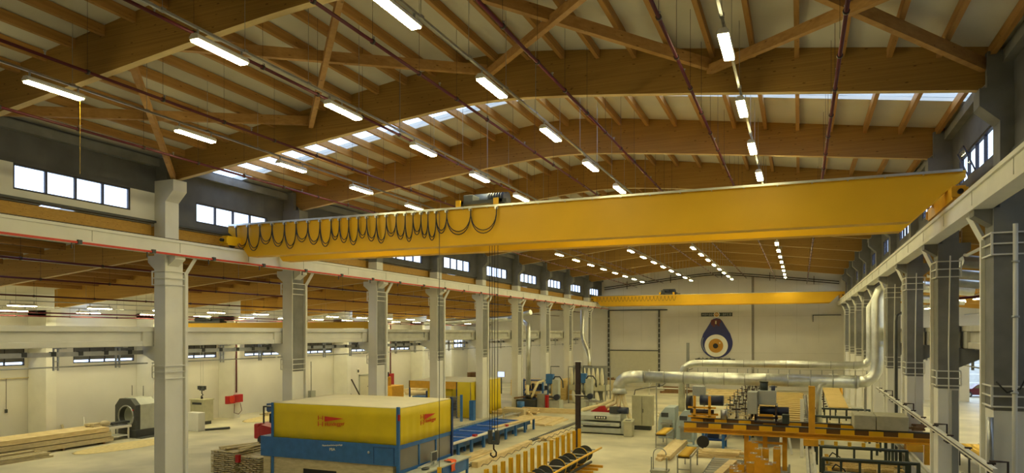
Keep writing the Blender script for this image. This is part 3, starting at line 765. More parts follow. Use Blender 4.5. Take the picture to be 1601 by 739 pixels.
obj('front_curtain', sheet(60, 4, lambda u, v, t: (X0+.06+(X1-X0-.14)*u, Y0_+wv(u*3)*v+t, 3.53-1.5*v)), 'cloth_yellow', c)
obj('side_curtain', sheet(50, 4, lambda u, v, t: (X1-wv(u*2.2)*v-t, Y0_+.08+(Y1_-Y0_-.14)*u, 3.53-1.5*v)), 'cloth_yellow', c)
obj('rear_curtain', sheet(30, 2, lambda u, v, t: (X0+.06+(X1-X0-.14)*u, Y1_-t, 3.53-1.5*v)), 'cloth_yellow', c)
obj('far_side_curtain', sheet(30, 2, lambda u, v, t: (X0+t, Y0_+.08+(Y1_-Y0_-.14)*u, 3.53-1.5*v)), 'cloth_yellow', c)
mb = MB().box(X0, X1, Y0_-.05, Y0_+.05, 1.17, 2.03); bp = obj('front_panel', mb, 'blue_paint', c, bevel=.01)
mb = MB()
for (a, b_) in ((-16.3, -15.3),):
    mb.box(a, a+.02, Y0_-.062, Y0_-.05, 1.22, 1.92); mb.box(b_-.02, b_, Y0_-.062, Y0_-.05, 1.22, 1.92); mb.box(a, b_, Y0_-.062, Y0_-.05, 1.9, 1.92)
obj('hatch', mb, 'blue_dark', bp); obj('hatch_knob', MB().sphere((-16.5, Y0_-.1, 1.68), .06, 10), 'steel', bp)
mb = MB().box(X0+.05, X1-.25, Y0_+.1, Y1_-.2, 0, 1.17); mb.box(X0+.05, X1-.3, Y0_+.02, Y0_+.1, .75, 1.17); mb.box(X0+.05, -19.95, Y0_+.02, Y0_+.1, 0, .75); mb.box(-18.2, X1-.3, Y0_+.02, Y0_+.1, 0, .75)
obj('timber_base', mb, 'dull_wood', c)
obj('base_opening', MB().box(-19.95, -18.2, Y0_+.06, Y0_+.1, 0, .75), 'black', c)
obj('corner_post', MB().box(X1-.10, X1+.02, Y0_-.07, Y0_+.05, 0, 3.6), 'blue_paint', c, bevel=.008)
obj('corner_post', MB().box(X0-.02, X0+.08, Y0_-.06, Y0_+.04, .1, 3.55), 'blue_paint', c, bevel=.008)
obj('corner_post', MB().box(X1-.06, X1+.06, Y1_-.06, Y1_+.06, 0, 3.62), 'blue_dark', c, bevel=.008)
obj('warning_lamp', MB().box(X1+.0, X1+.07, Y0_-.12, Y0_-.02, 3.05, 3.3), 'red_paint', c)
mb = MB().box(X1-.08, X1-.01, Y0_+.05, Y1_-.06, 1.85, 2.03); mb.box(X1-.08, X1-.01, Y0_+.05, Y1_-.06, 0, .98)
for yy in (26.35, 27.85): mb.box(X1-.08, X1+.0, yy-.05, yy+.05, .98, 1.85)
obj('side_frame', mb, 'blue_paint', c, bevel=.006)
for (a, b_) in ((Y0_+.05, 26.3), (26.4, 27.8), (27.9, Y1_-.06)): obj('side_window', MB().box(X1-.05, X1-.04, a, b_, .98, 1.85), 'smoked', c)
mb = MB().box(X0-.62, X0-.02, Y0_-.05, Y0_+1.6, 1.17, 2.05); obj('side_cabinet', mb, 'blue_paint', c, bevel=.01)
obj('cabinet_foot', MB().box(X0-.5, X0-.1, Y0_, Y0_+1.5, 0, 1.17), 'dull_wood', c)
obj('machine_bed', MB().box(X0+.6, X1-.6, Y0_+1.0, Y1_-.9, 1.17, 1.5), 'machine_grey', c)
mb = MB().cyl((-17.5, 26.5, 1.5), (-17.5, 26.5, 2.3), .25); mb.box(-19.5, -18.6, 26.0, 27.2, 1.5, 2.2); obj('machine_head', mb, 'machine_grey', c)
def logo(px_, py_, pz_, rot, parent, s=1.0, axis='x'):
    """red wedge, small square mark and the maker's name"""
    tri = MB(); e = .012
    def P(u, z, o): return (px_+u, py_-o, pz_+z) if axis == 'x' else (px_+o, py_+u, pz_+z)
    q = [(-.42*s, .26*s), (-.42*s, .02*s), (.62*s, .20*s)]
    tri.add([P(a, b_, .03) for a, b_ in q]+[P(a, b_, .03+e) for a, b_ in q], [(0,1,2),(5,4,3),(0,3,4,1),(1,4,5,2),(2,5,3,0)])
    obj('logo_wedge', tri, 'logo_red', parent)
    mk = MB()
    for (a, b_, cc, d_) in ((-.78,-.75,.08,.28),(-.55,-.52,.08,.28),(-.75,-.55,.16,.18),(-.78,-.75,-.2,.02),(-.55,-.52,-.2,.02),(-.75,-.55,-.12,-.10)):
        p = [P(a*s, cc*s, .03), P(b_*s, cc*s, .03), P(b_*s, d_*s, .03), P(a*s, d_*s, .03)]; p2 = [P(a*s, cc*s, .03+e), P(b_*s, cc*s, .03+e), P(b_*s, d_*s, .03+e), P(a*s, d_*s, .03+e)]
        mk.add(p+p2, [(0,1,2,3),(7,6,5,4),(0,4,5,1),(1,5,6,2),(2,6,7,3),(3,7,4,0)])
    obj('logo_mark', mk, 'logo_red', parent)
    textobj('Hundegger', 'lettering', .24*s, P(.12*s, -.06*s, .035), rot, 'logo_red', parent, .006)
fc = [o for o in c.children if o.name.startswith('front_curtain')][0]; sc_ = [o for o in c.children if o.name.startswith('side_curtain')][0]
logo(-18.35, Y0_-.02, 2.82, (PI/2, -.09, 0), fc, .95); logo(X1+.02, 27.1, 2.85, (PI/2, 0, PI/2), sc_, .95, 'y')
textobj('Plattenbearbeitungsanlage', 'lettering', .10, (-18.35, Y0_-.065, 1.86), (PI/2, -.09, 0), 'eye_white', bp, .004)
textobj('PBA', 'lettering', .17, (-18.35, Y0_-.065, 1.68), (PI/2, -.09, 0), 'eye_white', bp, .005)
# bench along the side, with what lies on it
t = thing('control_bench', 'long grey-topped bench with blue apron along the side of the yellow machine', 'bench', (-14.6, 27, 0))
obj('bench_top', MB().box(-15.03, -14.2, 24.3, 29.6, .82, .88), 'machine_grey', t, bevel=.008)
obj('apron', MB().box(-14.98, -14.28, 24.4, 29.5, .3, .82), 'blue_paint', t)
for yy in (24.45, 26.9, 29.35): obj('leg', MB().box(-14.35, -14.25, yy-.05, yy+.05, 0, .82), 'blue_paint', t)
t = thing('computer_monitor', 'grey monitor standing on the bench beside the smoked windows', 'monitor', (-14.72, 27.0, .88))
obj('screen_shell', MB().prism([(26.75, 1.02), (27.3, 1.02), (27.3, 1.46), (26.75, 1.46)], 'x', -14.80, -14.74), 'grey_paint', t, bevel=.006)
obj('screen', MB().box(-14.742, -14.735, 26.8, 27.25, 1.06, 1.42), 'dark_grey', t); mb = MB().box(-14.79, -14.75, 26.98, 27.06, .9, 1.05); mb.box(-14.88, -14.64, 26.85, 27.2, .88, .9); obj('stand', mb, 'grey_paint', t)
obj('keyboard', MB().box(-14.7, -14.5, 26.3, 26.75, .88, .91), 'grey_paint', None, 'pale keyboard on the bench in front of the monitor', 'keyboard', bevel=.005)
obj('desk_console', MB().prism([(26.0, .88), (27.4, .88), (27.4, .99), (26.0, .93)], 'x', -15.0, -14.82), 'white_plastic', None, 'white sloping console on the bench by the window', 'console', bevel=.01)
t = sheet(10, 12, lambda u, v, q: (-14.62+.38*min(1, v*2)+.03*math.sin(v*9+u*4)+q, 27.65+.42*u+.05*math.sin(v*5), (.93 if v < .45 else .93-(v-.45)*.85)+.03*math.sin(u*9)*(1 if v < .45 else .4)+.02), .015)
obj('safety_vest', t, 'fluo', None, 'orange-red high visibility vest draped over the bench edge', 'vest')
obj('grey_rag', MB().sphere((-14.55, 25.9, .93), .16, 12, sq=(1, 1.6, .35)), 'dark_grey', None, 'crumpled dark cloth on the bench left of the console', 'cloth')
# ================================================================== blue conveyor beds behind the machine
t = thing('conveyor_bed', 'long blue conveyor bed running from the yellow machine towards the end wall', 'conveyor', (-18.4, 38, 0))
mb = MB().box(-19.6, -17.3, 29.9, 45.2, .50, .60); obj('deck', mb, 'blue_deck', t)
parts('cross_bar', MB().box(-1.14, 1.14, -.02, .02, 0, .03), [(-18.45, 30.6+1.3*i, .60) for i in range(12)], 'blue_paint', t)
parts('white_strip', MB().box(-1.1, 1.1, -.015, .015, 0, .02), [(-18.45, 31.2+2.6*i, .60) for i in range(6)], 'white_plastic', t)
obj('side_beam', MB().box(-19.72, -19.6, 29.9, 45.2, .35, .68), 'blue_paint', t); obj('side_beam', MB().box(-17.3, -17.18, 29.9, 45.2, .35, .68), 'blue_paint', t)
parts('leg', MB().box(-.06, .06, -.06, .06, 0, .5), [(x, 30.6+2.4*i, 0) for i in range(7) for x in (-19.5, -17.4)], 'blue_paint', t)
t = thing('infeed_fence', 'white-topped guide fence on blue legs along the blue conveyor', 'guide rail', (-16.95, 38, 0))
obj('top_strip', MB().box(-17.1, -16.8, 29.9, 45.8, .74, .80), 'white_paint', t)
parts('leg', MB().box(-.06, .06, -.09, .09, 0, .74), [(-16.95, 30.4+1.65*i, 0) for i in range(10)], 'blue_paint', t)
parts('stop_block', MB().box(-.1, .1, -.14, .14, 0, .12), [(-16.95, 31.2+4.6*i, .80) for i in range(3)], 'red_paint', t, label='red stop block')
obj('long_plank', MB().bar((-17.25, 39.2, .87), (-16.6, 45.4, .87), .38, .07), 'fresh', None, 'long pale plank lying on the white guide fence', 'timber')
t = thing('rack_conveyor', 'low grey ladder-like conveyor on the left of the blue bed', 'conveyor', (-20.95, 43, 0))
obj('side_rail', MB().box(-21.3, -21.22, 33, 52, .22, .34), 'steel', t); obj('side_rail', MB().box(-20.62, -20.54, 33, 52, .22, .34), 'steel', t)
parts('rung', MB().cyl((-.3, 0, 0), (.3, 0, 0), .035, 8), [(-20.92, 33.3+.4*i, .3) for i in range(46)], 'galv', t)
parts('foot', MB().box(-.04, .04, -.04, .04, 0, .22), [(x, 33.5+3*i, 0) for i in range(7) for x in (-21.26, -20.58)], 'steel', t)
t = thing('floor_chain', 'black chain track set in the floor right of the blue conveyor', 'chain track', (-15.25, 40, 0))
obj('track', MB().box(-15.42, -15.08, 30, 51, 0, .05), 'dark_grey', t)
parts('chain_link', MB().box(-.14, .14, -.07, .07, 0, .04), [(-15.25, 30.2+.36*i, .05) for i in range(58)], 'steel', t)
obj('long_timber', MB().box(-14.95, -14.62, 31.2, 38.8, 0, .28), 'fresh', None, 'long squared timber lying beside the black chain track', 'timber')
pile('plank', 'loose pale board between the fence and the black chain track', 'boards by the chain track', 7, -16.5, -15.7, 31, 36, 0, 4.6, w_=.2, layers=2)
pile('plank', 'sawn plank in the fanned stack right of the black chain track', 'planks right of the chain track', 12, -14.8, -13.9, 40.2, 44.6, 0, 4.0, layers=3, w_=.24, h_=.07, jit=.12)
pile('timber_board', 'wide pale panel lying on the floor beyond the blue conveyor', 'panels beyond the blue conveyor', 5, -20.4, -17.0, 47, 52.6, 0, 5.0, w_=1.1, h_=.06, layers=2, jit=.05)
pile('timber_board', 'honey coloured board stacked beside the pale panels', 'boards beside the pale panels', 5, -17.6, -16.4, 46.5, 52, 0, 4.4, w_=.5, h_=.07, layers=2, jit=.08)
obj('blue_drum', MB().cyl((-22.0, 55.6, 0), (-22.0, 55.6, .8), .32, 18), 'blue_paint', None, 'small blue drum beyond the blue conveyor', 'drum')
obj('blue_post', MB().box(-19.72, -19.62, 46.3, 46.4, 0, .85), 'dull_wood', None, 'short wooden stake at the end of the blue conveyor', 'post')
# gate and steel mesh fence by the fourth column
t = thing('mesh_fence', 'grey mesh fence with blue posts in front of the yellow tent', 'fence', (-23.8, 47.2, 0))
for x in (-24.9, -23.45): obj('post', MB().box(x-.08, x+.08, 47.1, 47.25, 0, 2.0), 'blue_paint', t)
mb = MB()
for i in range(14): mb.box(-24.85+.1*i-.008, -24.85+.1*i+.008, 47.16, 47.18, .2, 1.9)
for i in range(9): mb.box(-24.85, -23.5, 47.16, 47.18, .2+.2*i, .215+.2*i)
obj('mesh_panel', mb, 'grid_grey', t)
obj('blue_bin', MB().box(-23.2, -22.85, 48.0, 48.4, 0, 1.5), 'blue_paint', None, 'tall narrow blue panel beside the fourth left column', 'panel')
# shelf cart behind the machine
t = thing('shelf_cart', 'small wooden shelf rack behind the corner of the yellow machine', 'rack', (-20.9, 36.0, 0))
for z in (.2, .6, 1.0, 1.35): obj('shelf', MB().box(-21.9, -21.45, 35.6, 36.4, z, z+.05), 'dull_wood', t)
for x in (-21.92, -21.45): obj('side_panel', MB().box(x-.03, x+.03, 35.6, 36.4, 0, 1.45), 'dull_wood', t)
# ================================================================== yellow tent further back
t = thing('yellow_tent', 'yellow curtained machine shelter with beige roof behind the fourth column', 'shelter', (-25.4, 51.5, 0))
obj('roof_canvas', sheet(8, 8, lambda u, v, q: (-29.0+5.6*u, 48.9+5.6*v, 2.82-.06*math.sin(PI*u)*math.sin(PI*v)+q)), 'canvas', t)
obj('side_curtain', sheet(40, 3, lambda u, v, q: (-23.42-wv(u*2.5)*v*3-q+.12*v*u, 48.9+5.6*u, 2.82-2.75*v)), 'cloth_yellow', t)
obj('front_curtain', sheet(16, 3, lambda u, v, q: (-24.7+1.25*u, 48.9+wv(u)*v+q, 2.82-2.75*v)), 'cloth_yellow', t)
obj('front_curtain', sheet(16, 3, lambda u, v, q: (-27.5+2.2*u, 49.3+wv(u)*v+q, 2.72-2.6*v)), 'cloth_yellow', t)
obj('valance', MB().box(-29, -24.7, 48.9, 48.96, 2.25, 2.82), 'machine_orange', t, label='rust red front flap')
obj('rear_curtain', MB().box(-29.0, -23.45, 54.45, 54.5, .1, 2.8), 'cloth_yellow', t)
mb = MB()
for x, y in ((-28.95, 48.95), (-24.72, 48.95), (-23.5, 48.95), (-28.95, 54.4), (-23.5, 54.4)): mb.box(x-.05, x+.05, y-.05, y+.05, 0, 2.8)
obj('frame', mb, 'blue_dark', t)
mb = MB().box(-28.6, -25.6, 50, 53, .4, 1.2); mb.box(-28.3, -27.4, 50.4, 51.6, 1.2, 1.9); obj('inner_machine', mb, 'blue_dark', t)
for (x, y, h, lb) in ((-31.2, 60.5, 1.1, 'dark wooden crate stack on the floor behind the yellow tent'), (-28.6, 60.5, 1.6, 'tall brown pallet stack behind the right end of the yellow tent')):
    t = thing('pallet_stack', lb, 'pallets', (x, y, 0), 'pallet stacks behind the tent')
    n_ = int((h+1.6)/.16)
    pal = MB()
    for q in range(6): pal.box(-.6+.22*q-.0, -.6+.22*q+.13, -.6, .6, .10, .13)
    for q in (-.5, 0, .4): pal.box(-.6, .65, q, q+.1, 0, .10)
    parts('pallet', pal, [(x, y, .145*q) for q in range(n_)], 'old_wood', t)
t = thing('wall_monitor', 'small lit screen on a stand near the left end wall', 'screen', (-30.2, 70.5, 0))
obj('stand', MB().box(-30.25, -30.15, 70.5, 70.6, 0, 1.9), 'dark_grey', t); obj('shell', MB().box(-30.75, -29.65, 70.42, 70.5, 1.75, 2.5), 'white_plastic', t); obj('screen', MB().box(-30.6, -29.8, 70.40, 70.42, 1.85, 2.4), 'screen', t)
# ================================================================== far left floor machines
t = thing('blue_rack', 'blue steel rack with hanging parts right of the yellow tent', 'rack', (-22.9, 61, 0))
for x in (-24.2, -21.8):
    for y in (60.6, 62): obj('post', MB().box(x-.06, x+.06, y-.06, y+.06, 0, 2.3), 'blue_paint', t)
for z in (.5, 1.3, 2.2): obj('shelf', MB().box(-24.2, -21.8, 60.6, 62.0, z, z+.06), 'blue_dark', t)
rr = random.Random(3)
for i in range(26): x = -24.1+rr.random()*2.2; z = rr.choice((.56, 1.36)); y = 60.75+rr.random()*1.0; obj('stored_part', MB().box(x, x+.12+.2*rr.random(), y, y+.2, z, z+.2+.4*rr.random()), 'motor_blue', t)
t = thing('timber_bundle', 'wrapped timber bundle with a red mark beyond the blue rack', 'timber', (-27.2, 70, 0))
obj('bundle', MB().box(-28.4, -25.6, 68.8, 71.5, 0, 1.7), 'fresh', t, bevel=.03)
mb = MB().tube([(-26.6+.3*math.cos(a*PI/8), 68.78, 1.0+.25*math.sin(a*PI/8)) for a in range(-5, 6)], .04, 6); obj('red_mark', mb, 'red_paint', t)
for i in range(5):
    obj('timber_bundle', MB().box(-25.2+1.35*i, -24.05+1.35*i, 66+.3*(i % 2), 70.2, 0, 1.55+.2*((i*7) % 3)), 'fresh_x', None, 'squared timber bundle, %s of the row along the far left floor' % ORD[i], 'timber', 'timber bundles far left', bevel=.02)
def cnc(x, y, lab, g):
    t = thing('drilling_machine', lab, 'machine', (x, y, 0), g)
    obj('base', MB().box(x-.7, x+.75, y-.5, y+.6, 0, .8), 'machine_grey', t, bevel=.03)
    obj('column', MB().box(x+.0, x+.55, y-.2, y+.5, .8, 2.6), 'machine_grey', t, bevel=.04)
    obj('motor_box', MB().box(x-.62, x+.05, y-.15, y+.35, 2.2, 3.05), 'blue_paint', t, bevel=.04)
    obj('spindle', MB().cyl((x-.3, y+.1, 1.35), (x-.3, y+.1, 2.2), .12, 12), 'steel', t)
    obj('table', MB().box(x-.9, x+.2, y-.4, y+.5, 1.0, 1.12), 'dark_grey', t)
    obj('supply_hose', MB().tube([(x+.05, y-.1, 2.55), (x+.3, y-.3, 2.85), (x+.75, y-.35, 2.85), (x+1.0, y-.35, 2.5), (x+1.05, y-.35, 1.9)], .06, 8), 'dark_grey', t)
    obj('boom', MB().tube([(x-.3, y+.3, 3.05), (x-.3, y+.3, 3.7), (x+.5, y+.3, 3.7)], .04, 6), 'dark_grey', t)
    obj('motor', MB().cyl((x+.55, y-.25, 1.1), (x+.55, y-.75, 1.1), .25, 14), 'motor_blue', t)
cnc(-19.9, 57.9, 'grey drilling machine with blue motor box, left of the pair', 'blue-headed drilling machines'); cnc(-17.5, 59.9, 'grey drilling machine with blue motor box, partly behind the dark post', 'blue-headed drilling machines')
t = thing('edge_machine', 'dark low machine left of the grey drilling machine', 'machine', (-21.7, 56.5, 0))
obj('body', MB().box(-22.6, -21.0, 56.0, 57.1, .2, .9), 'dark_grey', t, bevel=.03); obj('wood_top', MB().bar((-22.9, 56.3, 1.0), (-20.9, 56.9, 1.25), .3, .12), 'old_wood', t)
obj('motor', MB().cyl((-21.8, 56.3, 1.15), (-21.3, 56.3, 1.15), .18, 12), 'black', t)
for x in (-22.4, -21.2): obj('foot', MB().box(x-.08, x+.08, 56.1, 57.0, 0, .2), 'dark_grey', t)
t = thing('tool_cart', 'red and grey tool cart in front of the drilling machine', 'cart', (-20.6, 57.0, 0))
obj('red_panel', MB().box(-20.15, -19.95, 56.6, 57.0, .1, 1.3), 'red_paint', t); obj('cart_body', MB().box(-20.9, -20.2, 56.6, 57.3, .2, 1.4), 'steel', t, bevel=.02)
for x in (-20.8, -20.3): obj('wheel', MB().disc((x, 56.62, .1), .1, 'x', .05, 12), 'rubber', t)
obj('suction_hose', MB().tube([(-21.5, 56.5, .95), (-21.15, 56.2, 1.3), (-20.95, 56.3, 1.9), (-20.9, 56.9, 2.35), (-20.6, 57.6, 2.5)], .11, 10), 'cream_hose', None, 'cream suction hose looping left of the drilling machine', 'hose')
obj('suction_hose', MB().tube([(-22.35, 58.3, 2.1), (-22.3, 57.9, 1.5), (-22.0, 57.5, .9), (-21.7, 57.35, .25)], .15, 10), 'cream_hose', None, 'cream suction hose dropping from the grey duct by the fifth left column', 'hose')
obj('floor_beam', MB().box(-21.6, -15.2, 54.9, 55.2, 0, .4), 'fresh', None, 'long timber lying across the floor before the drilling machines', 'timber')
pile('plank', 'plank stacked on the floor left of the long cross timber', 'planks beyond the rack conveyor', 9, -22.8, -20.2, 52.2, 55.2, .0, 3.3, along='x', layers=3, w_=.3, h_=.12, jit=.15)
obj('wooden_crate', MB().box(-22.2, -20.3, 52.0, 52.9, 0, .55), 'dull_wood', None, 'low wooden crate at the end of the rack conveyor', 'crate', bevel=.02)
# bag filter
t = thing('bag_filter', 'dust filter with two rows of pale hanging bags', 'dust filter', (-18.3, 64, 0))
mb = MB()
for x in (-20.2, -16.6):
    for y in (63.3, 65): mb.box(x-.05, x+.05, y-.05, y+.05, 0, 3.5)
mb.box(-20.2, -16.6, 63.25, 63.35, 3.4, 3.5); mb.box(-20.2, -16.6, 64.95, 65.05, 3.4, 3.5)
obj('frame', mb, 'steel', t); obj('shade_backdrop', MB().box(-20.1, -16.7, 64.3, 64.35, .2, 3.4), 'grid_grey', t); obj('plenum', MB().box(-20.15, -16.65, 63.3, 65.0, 1.25, 1.75), 'beige', t)  # dark sheet added behind the bags, standing for the shaded interior between them
parts('filter_bag', MB().tube([(0, 0, 0), (.02, 0, .3), (0, 0, .9), (0, 0, 1.6)], .15, 8, radii=[.12, .19, .17, .07]), [(-19.95+.42*i, 63.5, 1.75) for i in range(8)], 'bag_cloth', t)
parts('collecting_bag', MB().tube([(0, 0, 1.2), (.03, 0, .9), (.12, -.02, .4), (.15, 0, .02)], .15, 8, radii=[.1, .18, .22, .16]), [(-19.8+.75*i, 63.5, .04) for i in range(5)], 'bag_cloth', t)
t = thing('roller_stand', 'grey roller stand in front of the dust filter', 'roller stand', (-15.9, 57.9, 0))
mb = MB().box(-17.0, -14.9, 57.6, 57.7, .75, .85); mb.box(-17.0, -14.9, 58.2, 58.3, .75, .85)
for x in (-16.8, -15.1): mb.box(x-.04, x+.04, 57.6, 57.7, 0, .75); mb.box(x-.04, x+.04, 58.2, 58.3, 0, .75)
obj('frame', mb, 'steel', t); parts('roller', MB().cyl((0, 0, 0), (0, .5, 0), .05, 8), [(-16.8+.2*i, 57.7, .86) for i in range(9)], 'steel', t)
pile('plank', 'plank lying under the grey roller stand', 'planks under the roller stand', 6, -16.6, -15.2, 57.5, 58.4, 0, 1.8, along='x', layers=3, w_=.25, h_=.1)
# ducts on the left columns
obj('suction_duct', MB().tube([(-22.35, 58.3, 2.0), (-22.35, 58.3, 6.7), (-22.6, 58.9, 7.3), (-23.6, 59.6, 7.9), (-25, 60.2, 7.9)], .22, 14), 'galv', None, 'grey suction duct rising beside the fifth left column', 'duct')
obj('suction_duct', MB().tube([(-20.6, 71.8, 2.8), (-20.6, 71.8, 3.9), (-20.9, 72.2, 4.6), (-22.0, 74.2, 5.8), (-22.2, 74.6, 6.6), (-22.2, 74.6, 9.2)], .22, 14), 'galv', None, 'grey suction duct bending down from the ninth left column', 'duct')
obj('suction_duct', MB().tube([(-23.6, 62.2, 8.6), (-26, 63, 8.1), (-36, 64, 7.6)], .25, 12), 'galv', None, 'grey suction duct crossing under the left aisle roof', 'duct')
t = thing('steel_post', 'tall dark steel post standing free in the middle of the floor', 'post', (-11.5, 37.8, 0))
mb = MB().box(-11.62, -11.38, 37.66, 37.69, 0, 5.0); mb.box(-11.62, -11.38, 37.91, 37.94, 0, 5.0); mb.box(-11.52, -11.48, 37.69, 37.91, 0, 5.0)
obj('profile', mb, 'dark_iron', t); obj('cap_plate', MB().box(-11.68, -11.32, 37.64, 37.96, 5.0, 5.03), 'white_plastic', t); obj('base_plate', MB().box(-11.8, -11.2, 37.5, 38.1, 0, .02), 'dark_iron', t)
obj('collar', MB().box(-11.95, -11.1, 37.60, 37.64, 3.15, 3.18), 'white_plastic', t, label='thin white cross strip')
# ================================================================== curved press with yellow arms, lower middle
t = thing('glulam_press', 'row of upright yellow press arms with dark wheels, bottom centre', 'press', (-10.2, 28, 0))
def rowx(y): return -10.25 + .0030*(y-28)**2
ys = [22.4+.80*i for i in range(15)]
arm = MB().box(-.06, .06, -.09, -.05, .75, 1.85); arm.box(-.06, .06, .05, .09, .75, 1.85); arm.box(-.02, .02, -.05, .05, .75, 1.85)
parts('press_arm', arm, [(rowx(y), y, 0) for y in ys], 'crane_yellow', t)
wh = MB().disc((0, 0, 0), .38, 'y', .08, 20); wh.disc((0, -.05, 0), .3, 'y', .04, 20)
parts('clamp_wheel', wh, [(rowx(y)+.55, y, .80) for y in ys[:14:2]+ys[1:14:4]], 'dark_grey', t)
parts('wheel_rim', MB().tube([(.39*math.cos(a), 0, .39*math.sin(a)) for a in [2*PI*q/20 for q in range(21)]], .022, 5), [(rowx(y)+.55, y+.02, .80) for y in ys[:14:2]], 'brass', t)
mb = MB()
for dx, z, r in ((.35, .45, .07), (.6, .25, .07)): mb.tube([(rowx(y)+dx, y, z) for y in ys], r, 8)
obj('base_beam', mb, 'dark_grey', t)
obj('front_rail', MB().tube([(rowx(y)+1.12, y, .98) for y in ys], .05, 8), 'crane_yellow', t)
obj('base_rail', MB().box(-10.4, -10.1, 22.3, 33.8, 0, .14), 'dark_iron', t)
parts('spindle', MB().cyl((0, 0, 0), (1.15, 0, 0), .03, 8), [(rowx(y), y+.3, .95) for y in ys[:-1]], 'steel', t)
parts('foot', MB().box(-.05, 1.2, -.05, .05, 0, .12), [(rowx(y), y, 0) for y in ys], 'machine_orange', t)
parts('foot_post', MB().box(-.06, .06, -.06, .06, 0, .8), [(rowx(y), y, 0) for y in ys], 'machine_orange', t)
obj('air_hose', MB().tube([(rowx(y)-.2, y, 1.93+.05*math.sin(y*7.85)) for y in [22.4+.2*i for i in range(58)]], .012, 5), 'dark_grey', t)
# ================================================================== planer with cream hoses
t = thing('wide_planer', 'low grey planing machine with red guards under the cream hoses', 'machine', (-12.0, 45.6, 0))
obj('bed', MB().box(-13.5, -10.7, 44.7, 46.6, .08, .42), 'machine_grey', t, bevel=.05)
obj('gap', MB().box(-13.3, -10.9, 44.85, 46.5, .42, .55), 'dark_grey', t)
mb = MB().box(-13.6, -10.8, 44.65, 46.6, .55, .78); obj('table', mb, 'machine_grey', t, bevel=.03)
obj('roller', MB().cyl((-13.3, 44.62, .62), (-11.4, 44.62, .62), .07, 12), 'steel', t)
obj('hood', MB().prism([(44.75, .9), (46.5, .9), (46.5, 1.25), (46.2, 1.4), (44.95, 1.4), (44.75, 1.2)], 'x', -13.5, -10.75), 'machine_grey', t, bevel=.03)
mb = MB()
for x in (-12.3, -11.3): mb.prism([(x-.6, 1.4), (x+.5, 1.4), (x+.35, 1.8), (x+.0, 1.75)], 'y', 45.2, 45.6)
obj('red_guard', mb, 'red_paint', t, label='red guard plates')
obj('drive_motor', MB().cyl((-11.0, 45.0, 1.58), (-10.3, 45.0, 1.58), .22, 14), 'motor_blue', t)
obj('motor_box', MB().box(-11.5, -10.9, 44.8, 45.3, 1.4, 1.8), 'dark_grey', t)
obj('name_plate', MB().box(-12.45, -11.65, 44.63, 44.645, 1.0, 1.2), 'black', t)
mb = MB()
for q in range(4): mb.box(-12.35+.17*q, -12.25+.17*q, 44.61, 44.63, 1.05, 1.15)
obj('name_letters', mb, 'eye_white', t)
obj('side_column', MB().box(-10.7, -10.3, 44.7, 46.5, .08, .9), 'machine_grey', t, bevel=.03); obj('feet', MB().box(-13.4, -10.4, 44.8, 46.4, 0, .08), 'dark_grey', t)
t = thing('control_pedestal', 'grey control pedestal in front of the planing machine', 'control box', (-10.1, 44.4, 0))
obj('pedestal', MB().box(-10.4, -9.85, 44.1, 44.6, .02, .95), 'beige', t, bevel=.02); obj('sloping_desk', MB().prism([(44.05, .95), (44.65, .95), (44.65, 1.12), (44.05, 1.0)], 'x', -10.45, -9.8), 'beige', t, bevel=.01); obj('button_row', MB().box(-10.3, -9.95, 44.15, 44.35, 1.03, 1.06), 'dark_grey', t)
t = thing('electric_cabinet', 'tall beige-grey electrical cabinet behind the control pedestal', 'cabinet', (-10.1, 47.9, 0))
obj('body', MB().box(-10.65, -9.25, 47.6, 48.3, .3, 2.35), 'beige', t, bevel=.02)
obj('door_gap', MB().box(-9.96, -9.94, 47.59, 47.6, .35, 2.3), 'dark_grey', t); obj('handle', MB().box(-9.9, -9.86, 47.56, 47.6, 1.2, 1.45), 'dark_grey', t)
obj('plinth', MB().box(-10.5, -9.4, 47.7, 48.2, .0, .3), 'dark_grey', t)
obj('cabinet_cable', MB().tube([(-10.55, 47.9, 2.35), (-10.5, 48, 2.7), (-10.0, 48.5, 2.8), (-9.0, 50, 2.9), (-8.2, 52, 3.7), (-7.3, 53, 4.0)], .03, 6), 'black', None, 'black cable arching up from the electrical cabinet', 'cable')
# main ducts
def ring_marks(mb, pts, r):
    for p, ax in pts: mb.disc(p, r*1.035, ax, .04, 20)
    return mb
t = thing('dust_duct', 'big shiny galvanised duct crossing the hall above the floor machines', 'duct', (-3, 46, 2.8))
el = [(-11.14, 46, 2.95), (-11.14, 46, 3.15), (-11.0, 46, 3.42), (-10.72, 46, 3.64), (-10.3, 46, 3.72), (-9.5, 46, 3.74)]
obj('elbow', MB().tube(el, .40, 24), 'galv', t)
obj('run', MB().tube([(-9.5, 46, 3.74), (3.2, 46, 3.74)], .38, 26), 'galv', t)
obj('riser', MB().tube([(3.2, 46, 3.74), (3.6, 46, 3.78), (3.95, 46, 4.0), (4.15, 46.0, 4.4), (4.2, 46, 5.0), (4.2, 46, 8.6), (4.35, 46, 9.05), (4.7, 46, 9.3), (5.4, 46, 9.4), (9, 46, 9.0)], .33, 22), 'galv', t)
parts('seam_ring', MB().disc((0, 0, 0), .395, 'x', .05, 26), [(-9.4+1.25*i, 46, 3.74) for i in range(11)], 'steel', t)
obj('cone', MB().cyl((-11.14, 46, 2.6), (-11.14, 46, 3.0), .52, 24, r1=.38), 'galv', t)
obj('drop', MB().tube([(2.0, 45.9, 3.7), (1.5, 45.8, 3.7), (1.15, 45.8, 3.5), (1.05, 45.8, 3.1), (1.05, 45.8, 1.2)], .17, 14), 'galv', t)
for i in (0, 1, 4): obj('support_leg', MB().box(-8.7+3.05*i, -8.62+3.05*i, 45.96, 46.04, 0, 3.36), 'steel', t)
